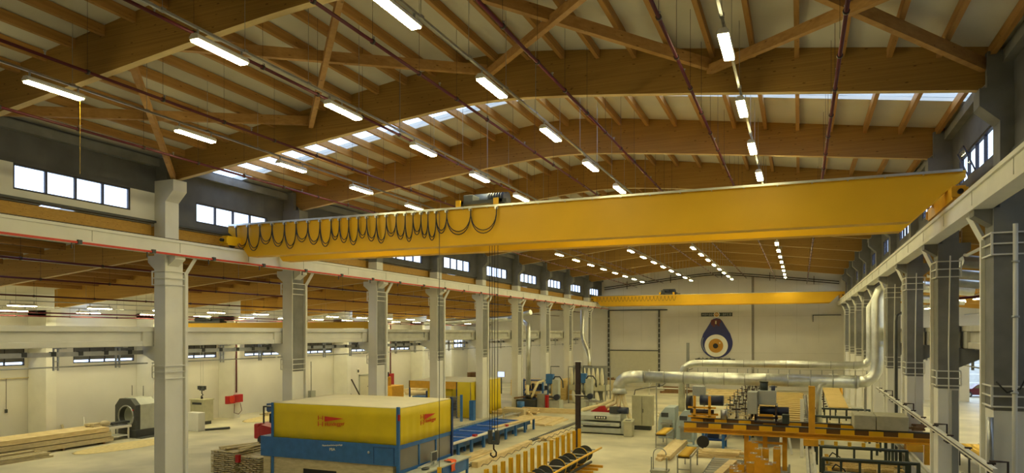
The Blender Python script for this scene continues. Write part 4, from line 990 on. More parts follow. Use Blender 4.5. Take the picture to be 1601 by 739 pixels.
t = thing('upper_duct', 'second thinner galvanised duct running behind and above the main duct', 'duct', (-2, 48.4, 4))
obj('run', MB().tube([(-7.4, 48.4, 1.3), (-7.4, 48.4, 3.9), (-7.25, 48.4, 4.25), (-6.9, 48.4, 4.5), (-6.4, 48.4, 4.6), (3.3, 48.4, 4.62), (3.75, 48.4, 4.7), (4.0, 48.4, 5.0), (4.02, 48.4, 5.5), (4.02, 48.4, 8.2), (4.2, 48.4, 8.6), (5.4, 48.4, 8.8), (9, 48.4, 8.5)], .23, 20), 'galv', t)
parts('seam_ring', MB().disc((0, 0, 0), .245, 'x', .04, 20), [(-6+1.3*i, 48.4, 4.61) for i in range(8)], 'steel', t)
t = thing('cable_tray', 'cable tray on short uprights between the two galvanised ducts', 'cable tray', (-2, 47.3, 4))
mb = MB().box(-7.0, 3.8, 47.2, 47.25, 4.32, 4.36); mb.box(-7.0, 3.8, 47.2, 47.25, 4.0, 4.05); obj('rails', mb, 'concrete_pale', t)
parts('upright', MB().box(-.03, .03, -.03, .03, 0, .3), [(-6.8+.62*i, 47.22, 4.03) for i in range(18)], 'steel', t)
parts('leg', MB().box(-.04, .04, -.04, .04, 0, 4.0), [(-6.9, 47.3, 0), (1.0, 47.3, 0), (3.7, 47.3, 0)], 'steel', t)
for i, (pts, lb) in enumerate((([(-11.4, 46, 2.65), (-11.6, 45.9, 2.1), (-12.4, 45.7, 1.75), (-13.4, 45.2, 1.5), (-13.75, 44.9, 1.0), (-13.6, 44.8, .6)], 'outermost left cream hose from the shiny duct cone'), ([(-11.25, 45.9, 2.65), (-11.35, 45.8, 2.0), (-12.0, 45.6, 1.65), (-12.9, 45.4, 1.42)], 'second cream hose curving left from the duct cone'), ([(-11.05, 45.9, 2.65), (-11.1, 45.8, 2.1), (-11.1, 45.6, 1.45)], 'cream hose dropping straight down from the duct cone'), ([(-10.9, 46, 2.65), (-10.8, 45.9, 2.2), (-10.5, 45.6, 1.5), (-10.2, 45.2, 1.0), (-10.35, 44.95, .8)], 'cream hose curving right towards the control pedestal'))):
    obj('suction_hose', MB().tube(pts, .14, 12), 'cream_hose', None, lb, 'hose', 'cream hoses of the planing machine')
# ================================================================== right of centre
def roller_table(x, y, L_, w_, h_, lab, n, rz=0, m='brass'):
    t = thing('roller_table', lab, 'roller table', (x, y, 0), 'small roller tables')
    for dx in (-w_/2, w_/2): obj('side_rail', MB().box(x+dx-.03, x+dx+.03, y-L_/2, y+L_/2, h_-.12, h_), 'steel', t)
    parts('roller', MB().cyl((-w_/2+.03, 0, 0), (w_/2-.03, 0, 0), .075, 12), [(x, y-L_/2+.12+(L_-.24)*i/(n-1), h_-.02) for i in range(n)], m, t)
    for dx in (-w_/2, w_/2):
        for dy in (-L_/2+.12, L_/2-.12): obj('leg', MB().box(x+dx-.03, x+dx+.03, y+dy-.03, y+dy+.03, 0, h_-.12), 'steel', t)
    obj('tray', MB().box(x-w_/2+.03, x+w_/2-.03, y-L_/2, y+L_/2, h_-.13, h_-.10), 'dark_iron', t)
    obj('cross_bar', MB().box(x-w_/2, x+w_/2, y-L_/2+.1, y-L_/2+.14, .15, .2), 'steel', t)
    t.rotation_euler = (0, 0, rz); return t
roller_table(-7.35, 41.7, 2.6, .62, .85, 'small yellow roller table left of the grey planers', 8)
roller_table(-5.05, 34.9, 2.6, .60, .85, 'small yellow roller table in front of the plank stack', 8)
pile('plank', 'long squared plank in the stack between the two small roller tables', 'long planks between the roller tables', 8, -6.95, -6.2, 36.3, 43, 0, 6.4, w_=.20, h_=.14, layers=2, jit=.015)
t = thing('hoop_cart', 'small grey cart with a round hoop at the bottom edge', 'cart', (-6.1, 33.2, 0))
obj('cart_frame', MB().box(-6.5, -5.7, 32.9, 33.6, .1, .2), 'steel', t); obj('hoop', MB().tube([(-6.1+.3*math.cos(a), 33.2, .9+.3*math.sin(a)) for a in [PI*q/12 for q in range(0, 13)]]+[(-6.4, 33.2, .2)], .025, 6), 'steel', t)
for x in (-6.45, -5.75): obj('upright', MB().box(x-.03, x+.03, 33.0, 33.06, 0, .8), 'steel', t)
def planer2(x, y, lab, h):
    t = thing('thicknesser', lab, 'machine', (x, y, 0), 'blue-grey planers')
    obj('body', MB().prism([(x-.55, 0), (x+.5, 0), (x+.5, h), (x-.1, h), (x-.45, h-.45), (x-.55, h-.9)], 'y', y-.6, y+.9), 'machine_bluegrey', t, bevel=.03)
    obj('door', MB().box(x-.3, x+.35, y-.63, y-.6, .15, h*.6), 'grey_paint', t, bevel=.01); obj('knob', MB().disc((x+.25, y-.66, h*.4), .05, 'y', .05, 12), 'dark_grey', t)
    obj('infeed_table', MB().box(x-.35, x+.4, y-1.0, y-.6, h*.45, h*.45+.1), 'steel', t); obj('panel', MB().box(x-.35, x+.1, y-.63, y-.6, h*.68, h*.82), 'dark_grey', t)
planer2(-7.75, 45.2, 'rounded blue-grey planer, left of the two under the duct', 1.95); planer2(-6.45, 44.2, 'taller square blue-grey planer beside the rounded one', 1.9)
obj('sawdust_heap', MB().sphere((-7.9, 49.8, 0), 1.0, 16, sq=(.9, .9, 1.5)), 'sawdust', None, 'heap of sawdust behind the blue-grey planers', 'sawdust')
t = thing('stool_fan', 'small round white pedestal in front of the blue-grey planer', 'pedestal', (-5.75, 42.0, 0))
obj('head', MB().disc((-5.75, 42.0, 1.1), .3, 'y', .15, 18), 'machine_bluegrey', t); obj('stem', MB().cyl((-5.75, 42, 0), (-5.75, 42, .9), .06, 8), 'machine_bluegrey', t); obj('base', MB().disc((-5.75, 42, .04), .38, 'z', .08, 18), 'machine_bluegrey', t)
# blue steel frame with disc
t = thing('blue_frame_saw', 'blue steel frame machine with black disc under the orange gantry', 'machine', (-4.4, 41.5, 0))
for x in (-5.1, -4.0, -2.7):
    for y in (41.2, 42.6): obj('post', MB().box(x-.07, x+.07, y-.07, y+.07, 0, 1.55), 'blue_paint', t)
obj('top_frame', MB().box(-5.1, -4.0, 41.2, 42.6, 1.45, 1.55), 'blue_paint', t); obj('lower_frame', MB().box(-5.1, -4.0, 41.2, 42.6, .5, .62), 'blue_dark', t)
obj('brace', MB().bar((-4.0, 41.3, .5), (-2.8, 41.3, 1.7), .1, .1), 'steel', t); obj('wood_board', MB().bar((-3.7, 41.2, 1.6), (-2.7, 41.2, 1.7), .6, .05), 'fresh', t)
obj('motor', MB().box(-4.9, -4.3, 41.5, 42.2, .62, 1.1), 'motor_blue', t, bevel=.04); obj('black_disc', MB().disc((-5.0, 40.3, .55), .34, 'y', .1, 20), 'rubber', t); obj('disc_stand', MB().box(-5.05, -4.95, 40.3, 41.1, 0, .6), 'dark_grey', t)
pile('plank', 'rough board in the crosswise pile in front of the blue frame', 'boards in front of the blue frame', 14, -4.9, -3.0, 38.2, 40.2, 0, 2.3, along='x', layers=4, w_=.24, h_=.09, jit=.1)
# roller conveyor, bottom
def roller_bed(x0, x1, y0, y1, z, lab, step=.56, m='concrete_pale', wd='dark_grey'):
    t = thing('roller_conveyor', lab, 'roller conveyor', ((x0+x1)/2, (y0+y1)/2, 0), 'roller conveyors')
    for x in (x0, x1): obj('side_rail', MB().box(x-.04, x+.04, y0, y1, z-.14, z), wd, t)
    obj('tray', MB().box(x0+.04, x1-.04, y0, y1, z-.14, z-.11), 'black', t)
    n = int((y1-y0)/step)
    parts('roller', MB().cyl(((x0-x1)/2+.04, 0, 0), ((x1-x0)/2-.04, 0, 0), .09, 12), [((x0+x1)/2, y0+.1+step*i, z-.03) for i in range(n)], m, t)
    parts('leg', MB().box(-.04, .04, -.04, .04, 0, z-.14), [(x, y, 0) for x in (x0, x1) for y in (y0+.2, (y0+y1)/2, y1-.2)], wd, t)
    return t
roller_bed(-3.95, -2.5, 29.5, 36.3, .42, 'wide dark roller conveyor with timbers on it, bottom right of centre')
roller_bed(-.95, -.45, 29.5, 35.6, .42, 'narrow roller conveyor beside the orange steel posts')
obj('long_timber', MB().bar((-3.4, 29.3, .53), (-2.9, 34.6, .53), .36, .22), 'fresh', None, 'thick timber on the wide dark roller conveyor', 'timber')
obj('long_timber', MB().bar((-2.62, 30.3, .51), (-2.2, 35.3, .51), .16, .18), 'fresh', None, 'slim timber on the right edge of the wide roller conveyor', 'timber')
obj('plywood_sheet', MB().box(-2.3, -1.3, 29.2, 36.3, .0, .35), 'fresh', None, 'pale stack of wide boards left of the orange steel posts', 'timber')
# orange I-posts in an arc

ipos = [(-1.99,33.0),(-1.82,32.6),(-1.32,31.1),(-1.60,30.9),(-1.71,29.7),(-1.45,28.9),(-1.24,28.4),(-1.70,27.5),(-2.02,27.1),(-2.22,26.6),(-2.16,26.1),(-2.00,25.6),(-1.68,25.2),(-2.2,24.5),(-1.11,24.7),(-.92,24.0),(-.88,31.8),(-.89,31.2),(-.94,27.8),(-1.05,27.4)]

src = None
for i, (x, y) in enumerate(ipos):
    lab = 'orange steel I-post in the curved press row below the gantry, %s from the back' % ORD[i]
    if src is None:
        src = thing('steel_post', lab, 'post', (x, y, 0), 'orange posts of the curved press')
        q = obj('profile', MB().box(x-.13, x+.13, y-.12, y-.10, 0, 1.8).box(x-.13, x+.13, y+.10, y+.12, 0, 1.8).box(x-.012, x+.012, y-.10, y+.10, 0, 1.8), 'machine_orange', src)
        obj('base_plate', MB().box(x-.17, x+.17, y-.15, y+.15, 0, .02), 'machine_orange', src); obj('cut_end', MB().box(x-.135, x+.135, y-.125, y-.095, 1.8, 1.815).box(x-.135, x+.135, y+.095, y+.125, 1.8, 1.815).box(x-.02, x+.02, y-.095, y+.095, 1.8, 1.815), 'concrete_pale', src); src0 = (x, y)
    else: dup(src, (x, y, 0), lab)
t = thing('press_frame', 'tall orange portal post pair under the gantry', 'frame', (-1.6, 33.0, 0))
for x in (-2.25, -1.45, -.62): obj('post', MB().box(x-.10, x+.10, 33.7, 33.9, 0, 2.0), 'machine_orange', t)
obj('tie', MB().box(-2.25, -.62, 33.75, 33.85, 1.6, 1.7), 'machine_orange', t)
# ================================================================== orange gantry
t = thing('orange_gantry', 'long orange gantry beam with spaced blocks crossing the right half of the floor', 'gantry', (0, 34, 0))
for (yy, xa, xb, zz) in ((33.4, -5.0, 5.05, 0), (35.0, -4.9, 4.6, .02)):
    b_ = obj('beam', MB().box(xa, xb, yy-.14, yy+.14, 2.0+zz, 2.06+zz).box(xa, xb, yy-.03, yy+.03, 2.06+zz, 2.2+zz).box(xa, xb, yy-.16, yy+.16, 2.2+zz, 2.25+zz), 'machine_orange', t)
    n = int((xb-xa)/1.1)
    obj('dark_web', MB().box(xa+.02, xb-.02, yy-.05, yy+.05, 2.25+zz, 2.45+zz), 'web_brown', b_)
    parts('spacer_block', MB().box(0, .55, -.13, .13, 0, .2), [(xa+.02+1.1*i, yy, 2.25+zz) for i in range(n+1) if xa+.57+1.1*i < xb+.1], 'crane_yellow', b_)
    obj('top_rail', MB().box(xa, xb, yy-.10, yy+.10, 2.45+zz, 2.50+zz), 'dark_grey', b_)
for x in (-4.8, 4.85): obj('end_tie', MB().box(x-.1, x+.1, 33.4, 35.0, 2.02, 2.16), 'machine_orange', t)
for x in (.45, 4.4):
    obj('bogie', MB().box(x-.30, x+.30, 33.0, 33.9, 1.72, 2.0), 'machine_orange', t, bevel=.02)
obj('tall_post', MB().box(.36, .62, 33.25, 33.5, 2.25, 4.3), 'machine_orange', t, bevel=.01)
obj('leg', MB().box(4.75, 4.95, 33.1, 33.3, 1.2, 2.0), 'machine_orange', t)
for (x, lb) in ((.42, 'pale track running away under the left foot of the gantry'), (4.15, 'pale track running away under the right end of the gantry')):
    q = thing('gantry_track', lb, 'track', (x, 36, 0), 'gantry tracks')
    ye = 36.2 if x < 1 else 45.2
    for dx in (-.14, .1): obj('rail', MB().box(x+dx-.05, x+dx+.05, 21, ye, 1.62, 1.72), 'concrete_pale', q)
    obj('web', MB().box(x-.06, x+.04, 21, ye, 1.5, 1.62), 'concrete_pale', q)
    parts('stanchion', MB().box(-.06, .06, -.06, .06, 0, 1.5), [(x, 21.5+2.8*i, 0) for i in range(20) if 21.5+2.8*i < ye], 'green_steel', q)
def cblock(x0, x1, lab): obj('concrete_block', MB().box(x0, x1, 33.2, 34.9, 2.52, 3.12), 'block_grey', None, lab, 'block', 'grey blocks on the gantry', bevel=.03)
cblock(2.15, 2.98, 'smaller grey concrete counterweight block, left of the two on the gantry'); cblock(3.0, 4.2, 'longer grey concrete counterweight block, right of the two on the gantry')
pile('offcut', 'short timber offcut lying on the right end of the gantry', 'offcuts on the gantry', 6, 4.3, 4.95, 33.3, 35, 2.53, .5, along='x', layers=2, w_=.14, h_=.08, m='old_wood', jit=.5)
# motor unit on gantry
t = thing('saw_unit', 'grey motor unit with switch box standing on the gantry', 'machine', (-1.6, 34.2, 2.5))
obj('switch_box', MB().box(-2.2, -1.78, 33.5, 34.3, 2.95, 3.95), 'grey_paint', t, bevel=.02)
obj('motor_housing', MB().box(-1.76, -1.0, 33.9, 34.8, 3.35, 4.0), 'grey_paint', t, bevel=.03)
mb = MB().cyl((-1.52, 34.2, 4.0), (-1.52, 34.2, 4.35), .18, 16); mb.cyl((-1.52, 34.2, 4.35), (-1.52, 34.2, 4.42), .2, 16); obj('top_motor', mb, 'green_steel', t)
mb = MB().cyl((-1.12, 34.1, 3.9), (-1.12, 34.1, 4.22), .09, 10); mb.box(-1.28, -.95, 34.05, 34.15, 4.15, 4.19); obj('valve', mb, 'motor_blue', t)
obj('blade_motor', MB().cyl((-1.7, 34.2, 3.05), (-.45, 34.2, 3.05), .2, 16), 'motor_blue', t)
mb = MB().box(-1.9, -1.82, 33.6, 34.9, 2.6, 3.35); mb.box(-1.02, -.94, 33.6, 34.9, 2.6, 3.35); mb.box(-1.9, -.9, 33.6, 33.7, 2.75, 2.85); mb.box(-1.9, -.6, 33.5, 35.1, 2.56, 2.64); obj('carriage', mb, 'dark_iron', t)
obj('yellow_bracket', MB().box(-1.7, -1.1, 33.65, 33.72, 2.7, 2.95), 'machine_orange', t); obj('end_box', MB().box(-.72, -.42, 33.4, 33.7, 2.58, 3.0), 'green_steel', t, bevel=.02)
t = thing('saw_carriage', 'orange framed saw head with dark motor at the left end of the gantry', 'machine', (-4.4, 35.2, 2.5))
mb = MB().box(-5.0, -3.7, 34.6, 34.72, 2.56, 2.66); mb.box(-5.0, -3.7, 35.7, 35.8, 2.56, 2.66)
mb.box(-4.75, -4.63, 34.6, 34.7, 2.6, 3.6); mb.box(-4.05, -3.93, 34.6, 34.7, 2.6, 3.6); mb.box(-5.0, -3.7, 34.6, 34.7, 3.0, 3.08)
obj('orange_frame', mb, 'machine_orange', t); obj('main_motor', MB().cyl((-4.5, 35.2, 3.35), (-3.4, 35.2, 3.35), .25, 16), 'motor_blue', t)
obj('belt_guard', MB().disc((-5.0, 35.1, 3.2), .36, 'x', .25, 20), 'rubber', t); obj('grey_box', MB().box(-4.9, -4.3, 35.4, 35.9, 3.5, 4.0), 'grey_paint', t, bevel=.02); obj('lower_roller', MB().cyl((-4.9, 34.7, 2.85), (-3.8, 34.7, 2.85), .1, 12), 'dark_iron', t)
obj('control_cylinder', MB().cyl((-3.35, 34.9, 2.5), (-3.35, 34.9, 2.95), .16, 14), 'steel', None, 'short steel cylinder standing on the gantry beside the saw head', 'cylinder')
# ================================================================== dark green truss tables
for i, (y, nm) in enumerate(((25.4, 'nearest'), (28.3, 'second'), (31.2, 'third'), (38.5, 'fourth'), (42.6, 'fifth'), (47.0, 'sixth and farthest'))):
    t = thing('truss_rack', '%s dark green ladder truss across the lumber tables on the right' % nm, 'rack', (2.3, y, 0), 'dark green trusses')
    xa, xb = .75, 3.92
    obj('top_rail', MB().tube([(xa, y, 2.0), (xb, y, 2.0)], .06, 8), 'green_steel', t); obj('bottom_rail', MB().tube([(xa, y, 1.48), (xb, y, 1.48)], .06, 8), 'green_steel', t)
    parts('strut', MB().box(-.04, .04, -.04, .04, 0, .5), [(xa+.03+.62*j, y, 1.5) for j in range(6)], 'green_steel', t)
    for x in (xa+.05, xb-.05): obj('leg', MB().box(x-.06, x+.06, y-.06, y+.06, 0, 2.0), 'green_steel', t)
    parts('clamp', MB().box(-.08, .08, -.12, .12, 0, .2), [(xa+.3+.62*j, y+.1, 1.0) for j in range(5)], ['brass', 'galv', 'fresh'][i % 3], t)
    obj('clamp_rail', MB().box(xa, xb, y+.04, y+.16, .92, 1.0), 'dark_grey', t)
for i in range(3):
    pile('plank', ['yellowish board on the nearest lumber table under the trusses', 'yellowish board on the second lumber table under the trusses', 'yellowish board on the third lumber table under the trusses'][i], 'boards on lumber table %s' % ['one', 'two', 'three'][i], 10, .9, 3.8, 25.9+2.9*i, 27.9+2.9*i, .96, 2.8, along='x', layers=2, w_=.3, h_=.07, m='fresh_x', jit=.06)
    t = thing('lumber_table', 'low steel table carrying boards, %s from the near end on the right' % ORD[i], 'table', (2.3, 27+2.9*i, 0), 'lumber tables under the trusses')
    obj('top', MB().box(.85, 3.85, 25.7+2.9*i, 28.1+2.9*i, .88, .95), 'dark_grey', t)
    for x in (1.0, 3.7):
        for y in (25.9, 27.9): obj('leg', MB().box(x-.05, x+.05, y+2.9*i-.05, y+2.9*i+.05, 0, .88), 'dark_grey', t)
# slatted bed with long boards behind
t = thing('slatted_bed', 'long bed of golden wooden slats behind the gantry', 'conveyor', (-1.2, 54, 0))
for x in (-2.75, -.9, .3): obj('long_rail', MB().box(x-.07, x+.07, 43.2, 68, .95, 1.15), 'old_wood', t)
obj('bed_base', MB().box(-2.7, .25, 43.2, 68, .98, 1.0), 'old_wood', t)
parts('slat', MB().box(-1.5, 1.5, -.33, .33, 0, .2), [(-1.22, 43.6+1.36*i, 1.15) for i in range(18)], 'fresh_x', t)
parts('leg', MB().box(-.06, .06, -.06, .06, 0, .95), [(x, 43.6+3.4*i, 0) for x in (-2.75, .3) for i in range(8)], 'green_steel', t)
t = thing('post_row', 'row of dark stub rollers along the right edge of the slatted bed', 'rack', (.62, 46, 0))
obj('beam', MB().box(.44, .52, 43.2, 62, 1.0, 1.6), 'dark_iron', t); parts('stub', MB().cyl((-.22, 0, 0), (.0, 0, 0), .05, 8), [(.44, 43.5+.9*i, 1.6) for i in range(20)], 'steel', t)
parts('leg', MB().box(-.04, .04, -.06, .06, 0, 1.0), [(.48, 43.5+3.6*i, 0) for i in range(6)], 'dark_iron', t)
# clamp carrier
t = thing('clamp_carrier', 'long assembly table bristling with steel clamps left of the slatted bed', 'press', (-4, 52, 0))
obj('table', MB().prism([(-5.0, 1.0), (-3.1, 1.0), (-3.1, 1.12), (-5.0, 1.12)], 'y', 46, 74), 'dull_wood', t)
parts('leg', MB().box(-.07, .07, -.07, .07, 0, 1.0), [(x, 46.4+3.9*i, 0) for x in (-4.9, -3.2) for i in range(8)], 'dark_iron', t)
rr = random.Random(5)
loc = []
for i in range(32):
    for x in (-4.3, -3.75, -3.25): loc.append((x+rr.uniform(-.05, .05), 46.3+.87*i+rr.uniform(-.2, .2), 1.12))
def clampmesh(h, w_):
    return MB().cyl((0, 0, 0), (0, 0, h), .03, 6).box(-w_, w_, -.05, .05, h*.5, h*.5+.1).cyl((0, -.15, .15), (0, .2, .15), .07, 8).box(-.08, .08, -.1, .1, 0, .1).box(-.16, .05, -.05, .05, h*.8, h*.8+.06)
for j, (h, w_, m_) in enumerate(((.62, .12, 'steel'), (1.0, .2, 'dark_iron'), (.4, .26, 'dull_wood'), (.8, .16, 'grey_paint'))): parts('clamp', clampmesh(h*1.25, w_*1.3), loc[j::4], m_, t)
pile('plank', 'long pale board on the assembly table left of the clamps', 'boards on the assembly table', 8, -5.0, -4.4, 42, 70, 1.13, 9, layers=1, w_=.12, h_=.1, jit=.01)
pile('plank', 'pale lumber stacked on the floor under the far right of the big duct', 'lumber stacks near the end wall', 12, -7.6, -5.3, 68, 76, 0, 4.5, along='x', layers=3, w_=.5, h_=.28, jit=.12)
pile('plank', 'reddish brown scrap timber heaped before the roller door', 'scrap before the roller door', 10, -14.2, -11.2, 78, 81.5, 0, 3.0, along='x', layers=3, w_=.5, h_=.22, m='old_wood', jit=.35)
pile('plank', 'flat board lying loose on the floor beyond the electrical cabinet', 'loose boards beyond the cabinet', 4, -11.5, -7.6, 56, 60, 0, 2.4, along='x', layers=1, w_=.35, h_=.05, m='dull_wood', jit=.4)
t = thing('stacking_trolley', 'white triangular trolley frame standing before the roller door', 'trolley', (-12.5, 72, 0))
mb = MB()
for x in (-14.3, -11.0): mb.tube([(x, 72, .1), (x, 72, 2.9)], .04, 6); mb.tube([(x, 72, 1.1), (x+1.0, 72, 2.6)], .03, 6)
mb.tube([(-15.0, 72, 1.0), (-9.5, 72, 1.0)], .06, 6); mb.tube([(-14.3, 72, 2.6), (-9.5, 72, 2.6)], .03, 6); mb.tube([(-14.3, 71.4, .1), (-14.3, 72.6, .1)], .04, 6); mb.tube([(-11, 71.4, .1), (-11, 72.6, .1)], .04, 6)
obj('frame', mb, 'white_paint', t)
for x in (-14.3, -11.0): obj('wheel', MB().disc((x, 71.5, .1), .1, 'x', .05, 10), 'rubber', t)
for i, x in enumerate((-9.3, -8.2)):
    t = thing('fire_extinguisher_box', 'red cabinet, %s of the two on the end wall below the mural' % ['left', 'right'][i], 'cabinet', (x, YE-.2, .9), 'red cabinets on the end wall')
    obj('box', MB().box(x-.3, x+.3, YE-.22, YE-.02, .9, 1.7), 'red_paint', t); obj('door_seam', MB().box(x-.25, x+.25, YE-.23, YE-.22, 1.28, 1.30), 'dark_grey', t)
obj('scrap_heap_box', MB().box(-22.0, -19.6, 78.5, 80.5, 0, 1.2), 'dull_wood', None, 'open wooden scrap bin near the roller door', 'bin', bevel=.03)
pile('offcut', 'short offcut thrown on the scrap bin near the roller door', 'offcuts on the scrap bin', 10, -21.8, -19.8, 78.6, 80.4, 1.2, .9, layers=3, w_=.2, h_=.14, m='old_wood', jit=.9)
# tilted wooden panel and boxes on the right
t = thing('tilted_panel', 'tilted orange-brown wooden panel between the ducts and the right columns', 'panel', (2.7, 62, 0))
obj('board', MB().add([(2.05, 58.5, .95), (3.4, 58.5, .95), (2.9, 58.5+6, 2.2), (1.7, 64.5, 2.2), (2.05, 58.5, 1.03), (3.4, 58.5, 1.03), (2.9, 64.5, 2.28), (1.7, 64.5, 2.28)], [(0,1,2,3),(7,6,5,4),(0,4,5,1),(1,5,6,2),(2,6,7,3),(3,7,4,0)]), 'fresh_x', t)
for (x, y, h) in ((2.15, 58.6, .97), (3.25, 58.6, .97), (1.85, 64.3, 2.15), (2.8, 64.3, 2.15)): obj('leg', MB().box(x-.05, x+.05, y-.05, y+.05, 0, h), 'dark_iron', t)
parts('side_roller', MB().cyl((-.2, 0, 0), (0, 0, 0), .05, 8), [(1.98-.055*i*1.05, 58.8+.95*i*.63, 1.02+.125*i) for i in range(9)], 'dark_iron', t)
obj('grey_box', MB().box(3.3, 3.95, 52.8, 53.6, 0, 1.55), 'concrete_pale', None, 'pale grey box left of the right columns behind the trusses', 'box', bevel=.03)
t = thing('orange_stand', 'small orange bent stand near the far right columns', 'stand', (3.2, 68, 0)); obj('stand', MB().tube([(3.0, 68, 2.6), (3.3, 68, 2.4), (3.4, 68, 1.4), (3.2, 68, 0)], .12, 8), 'machine_orange', t); obj('top_box', MB().box(2.4, 3.1, 67.8, 68.3, 2.4, 3.0), 'white_plastic', t)
# guide rail on the right columns
t = thing('guide_rail', 'cream guide rail running along the right columns at chest height of the gantry', 'rail', (4.12, 34, 3.4))
obj('rail', MB().box(4.08, 4.18, 19, 45.4, 3.38, 3.52), 'white_paint', t); obj('slot', MB().box(4.065, 4.08, 19, 45.4, 3.44, 3.47), 'dark_grey', t)
parts('bracket', MB().box(-.03, .10, -.04, .04, -.08, .16).box(-.03, .14, -.04, .04, .14, .18), [(4.13, 19.6+2.45*i, 3.38) for i in range(11)], 'dark_iron', t)
mb = MB()
for k in (2, 3, 4, 5): obj('column_arm', MB().tube([(4.13, FR[k]-.9, 3.6), (4.5, FR[k]-.9, 3.6), (4.5, FR[k]-.9, 3.0), (4.5, FR[k]-.42, 3.0)], .03, 6), 'dark_iron', t)
# ================================================================== right aisle
t = roller_bed(7.4, 8.7, 38.6, 43.4, .82, 'yellow roller table in the right aisle behind the second column', .4, 'brass')
roller_bed(6.6, 7.3, 26.5, 36, .5, 'low grey conveyor frame at the right behind the guide rail', .5, 'steel')
for i, (dz, y) in enumerate(((9.0, 0), (8.6, .7), (8.3, 1.3))):
    obj('aisle_duct', MB().tube([(5.4, 30+y, dz+.25), (10, 33+y, dz), (22.4, 40+y, dz-1.9)], .17 if i else .24, 12), 'galv' if i else 'steel', None, '%s of three grey ducts slanting through the right aisle' % ['upper', 'middle', 'lower'][i], 'duct', 'slanting ducts of the right aisle')
obj('cable_bundle', MB().tube([(5.06, FR[2]+.6, 9.45), (4.98, FR[2]+2.5, 9.15), (4.95, FR[3]-1.5, 9.1), (5.06, FR[3]-.6, 9.2)], .05, 8), 'white_paint', None, 'pale cable bundle sagging between the first and second right columns', 'cable')
obj('cable_bundle', MB().tube([(5.06, FR[3]+.6, 9.25), (5.0, FR[3]+2.5, 8.95), (4.95, FR[4]-1.5, 8.95), (5.06, FR[4]-.6, 9.1)], .04, 8), 'white_paint', None, 'pale cable bundle sagging between the second and third right columns', 'cable')
obj('roof_tie', MB().tube([(5.2, 31, 7.9), (16, 37, 9.0)], .05, 8), 'pipe_red', None, 'thin red tie rod slanting under the right aisle roof', 'tie rod')
# red car outside the opening
t = thing('car', 'dark red saloon car parked outside the opening at the far right', 'car', (17.5, 86, -.05))
body = [(15.3, .28), (15.35, .75), (15.9, .88), (16.5, .92), (17.0, 1.36), (18.3, 1.38), (18.9, .98), (19.6, .9), (19.75, .6), (19.7, .28)]
obj('body', MB().prism([(a, b_-.05) for a, b_ in body], 'y', 85.2, 86.9), 'car_red', t, bevel=.06)
obj('side_window', MB().prism([(16.68, .93), (17.07, 1.26), (17.62, 1.27), (17.62, .93)], 'y', 85.18, 85.2), 'car_glass', t); obj('side_window', MB().prism([(17.70, .93), (17.70, 1.27), (18.22, 1.27), (18.6, .93)], 'y', 85.18, 85.2), 'car_glass', t)
for x in (16.2, 18.9):
    for y in (85.22, 86.75):
        q = obj('wheel', MB().disc((x, y, .27), .32, 'y', .2, 20), 'rubber', t); obj('hub', MB().disc((x, y-.11, .27), .19, 'y', .02, 14), 'steel', q)
obj('bumper', MB().box(15.22, 15.4, 85.2, 86.9, .2, .42), 'dark_grey', t); obj('head_lamp', MB().box(15.27, 15.36, 85.2, 85.5, .58, .7), 'signal', t)
obj('door_line', MB().box(17.64, 17.66, 85.19, 85.2, .3, .92), 'black', t)
# building across the yard
t = thing('yard_fence', 'grey-white railing with posts beyond the parked car', 'fence', (20, 96, -.05)); parts('post', MB().box(-.08, .08, -.08, .08, 0, 3.2), [(15+1.6*i, 96, -.05) for i in range(8)], 'white_paint', t); mb = MB()
for z in (.8, 1.8, 2.9): mb.box(15, 26.3, 95.95, 96.05, z, z+.1)
obj('rails', mb, 'white_paint', t)
struct('wall_yard', MB().box(8, 40, 104, 104.4, -.05, 4.2), 'concrete_pale')
# ================================================================== mural and sign on the end wall
EX, EZ, EY = -9.17, 4.95, YE-.06
t = thing('eye_mural', 'navy teardrop amulet painting with amber eye on the end wall', 'wall decoration', (EX, EY, 3.6))
def drop():
    pts = []; cz, rr_ = 5.42, 1.83
    pts = [(EX+rr_*math.cos(-PI*(-.12)-PI*1.24*i/40), cz+rr_*.97*math.sin(PI*.12-PI*1.24*i/40)) for i in range(41)]
    left = [(-1.55, 6.55), (-1.15, 7.2), (-.82, 7.75), (-.62, 8.1), (-.38, 8.33), (0, 8.42), (.38, 8.33), (.62, 8.1), (.82, 7.75), (1.15, 7.2), (1.55, 6.55)]
    return pts + [(EX+a, z) for a, z in left]
obj('teardrop', MB().prism(drop(), 'y', EY-.04, EY+.05), 'navy', t)
obj('edge_glint', MB().tube([(EX-1.68*math.cos(a), EY-.05, 5.45+1.6*math.sin(a)) for a in [-.7+.1*q for q in range(12)]], .035, 6), 'machine_bluegrey', t)
obj('white_ring', MB().disc((EX-.05, EY-.06, 5.12), 1.34, 'y', .04, 48), 'eye_white', t)
obj('amber_iris', MB().disc((EX-.08, EY-.09, 5.12), .84, 'y', .04, 40), 'eye_amber', t)
obj('pupil', MB().disc((EX-.12, EY-.12, 5.10), .30, 'y', .04, 28), 'black', t)
obj('glint', MB().disc((EX+.36, EY-.12, 5.45), .09, 'y', .03, 14), 'eye_white', t)
mb = MB()
for (dx, dz, r) in ((-.34, .1, .26), (.3, .12, .28), (-.12, -.12, .2), (.16, -.15, .2), (-.42, -.2, .15), (.02, .2, .22), (-.25, -.42, .12), (.33, -.35, .12)): mb.disc((EX-.08+dx, EY-.07, EZ+2.95+dz), r, 'y', .04+.01*abs(dx), 14)
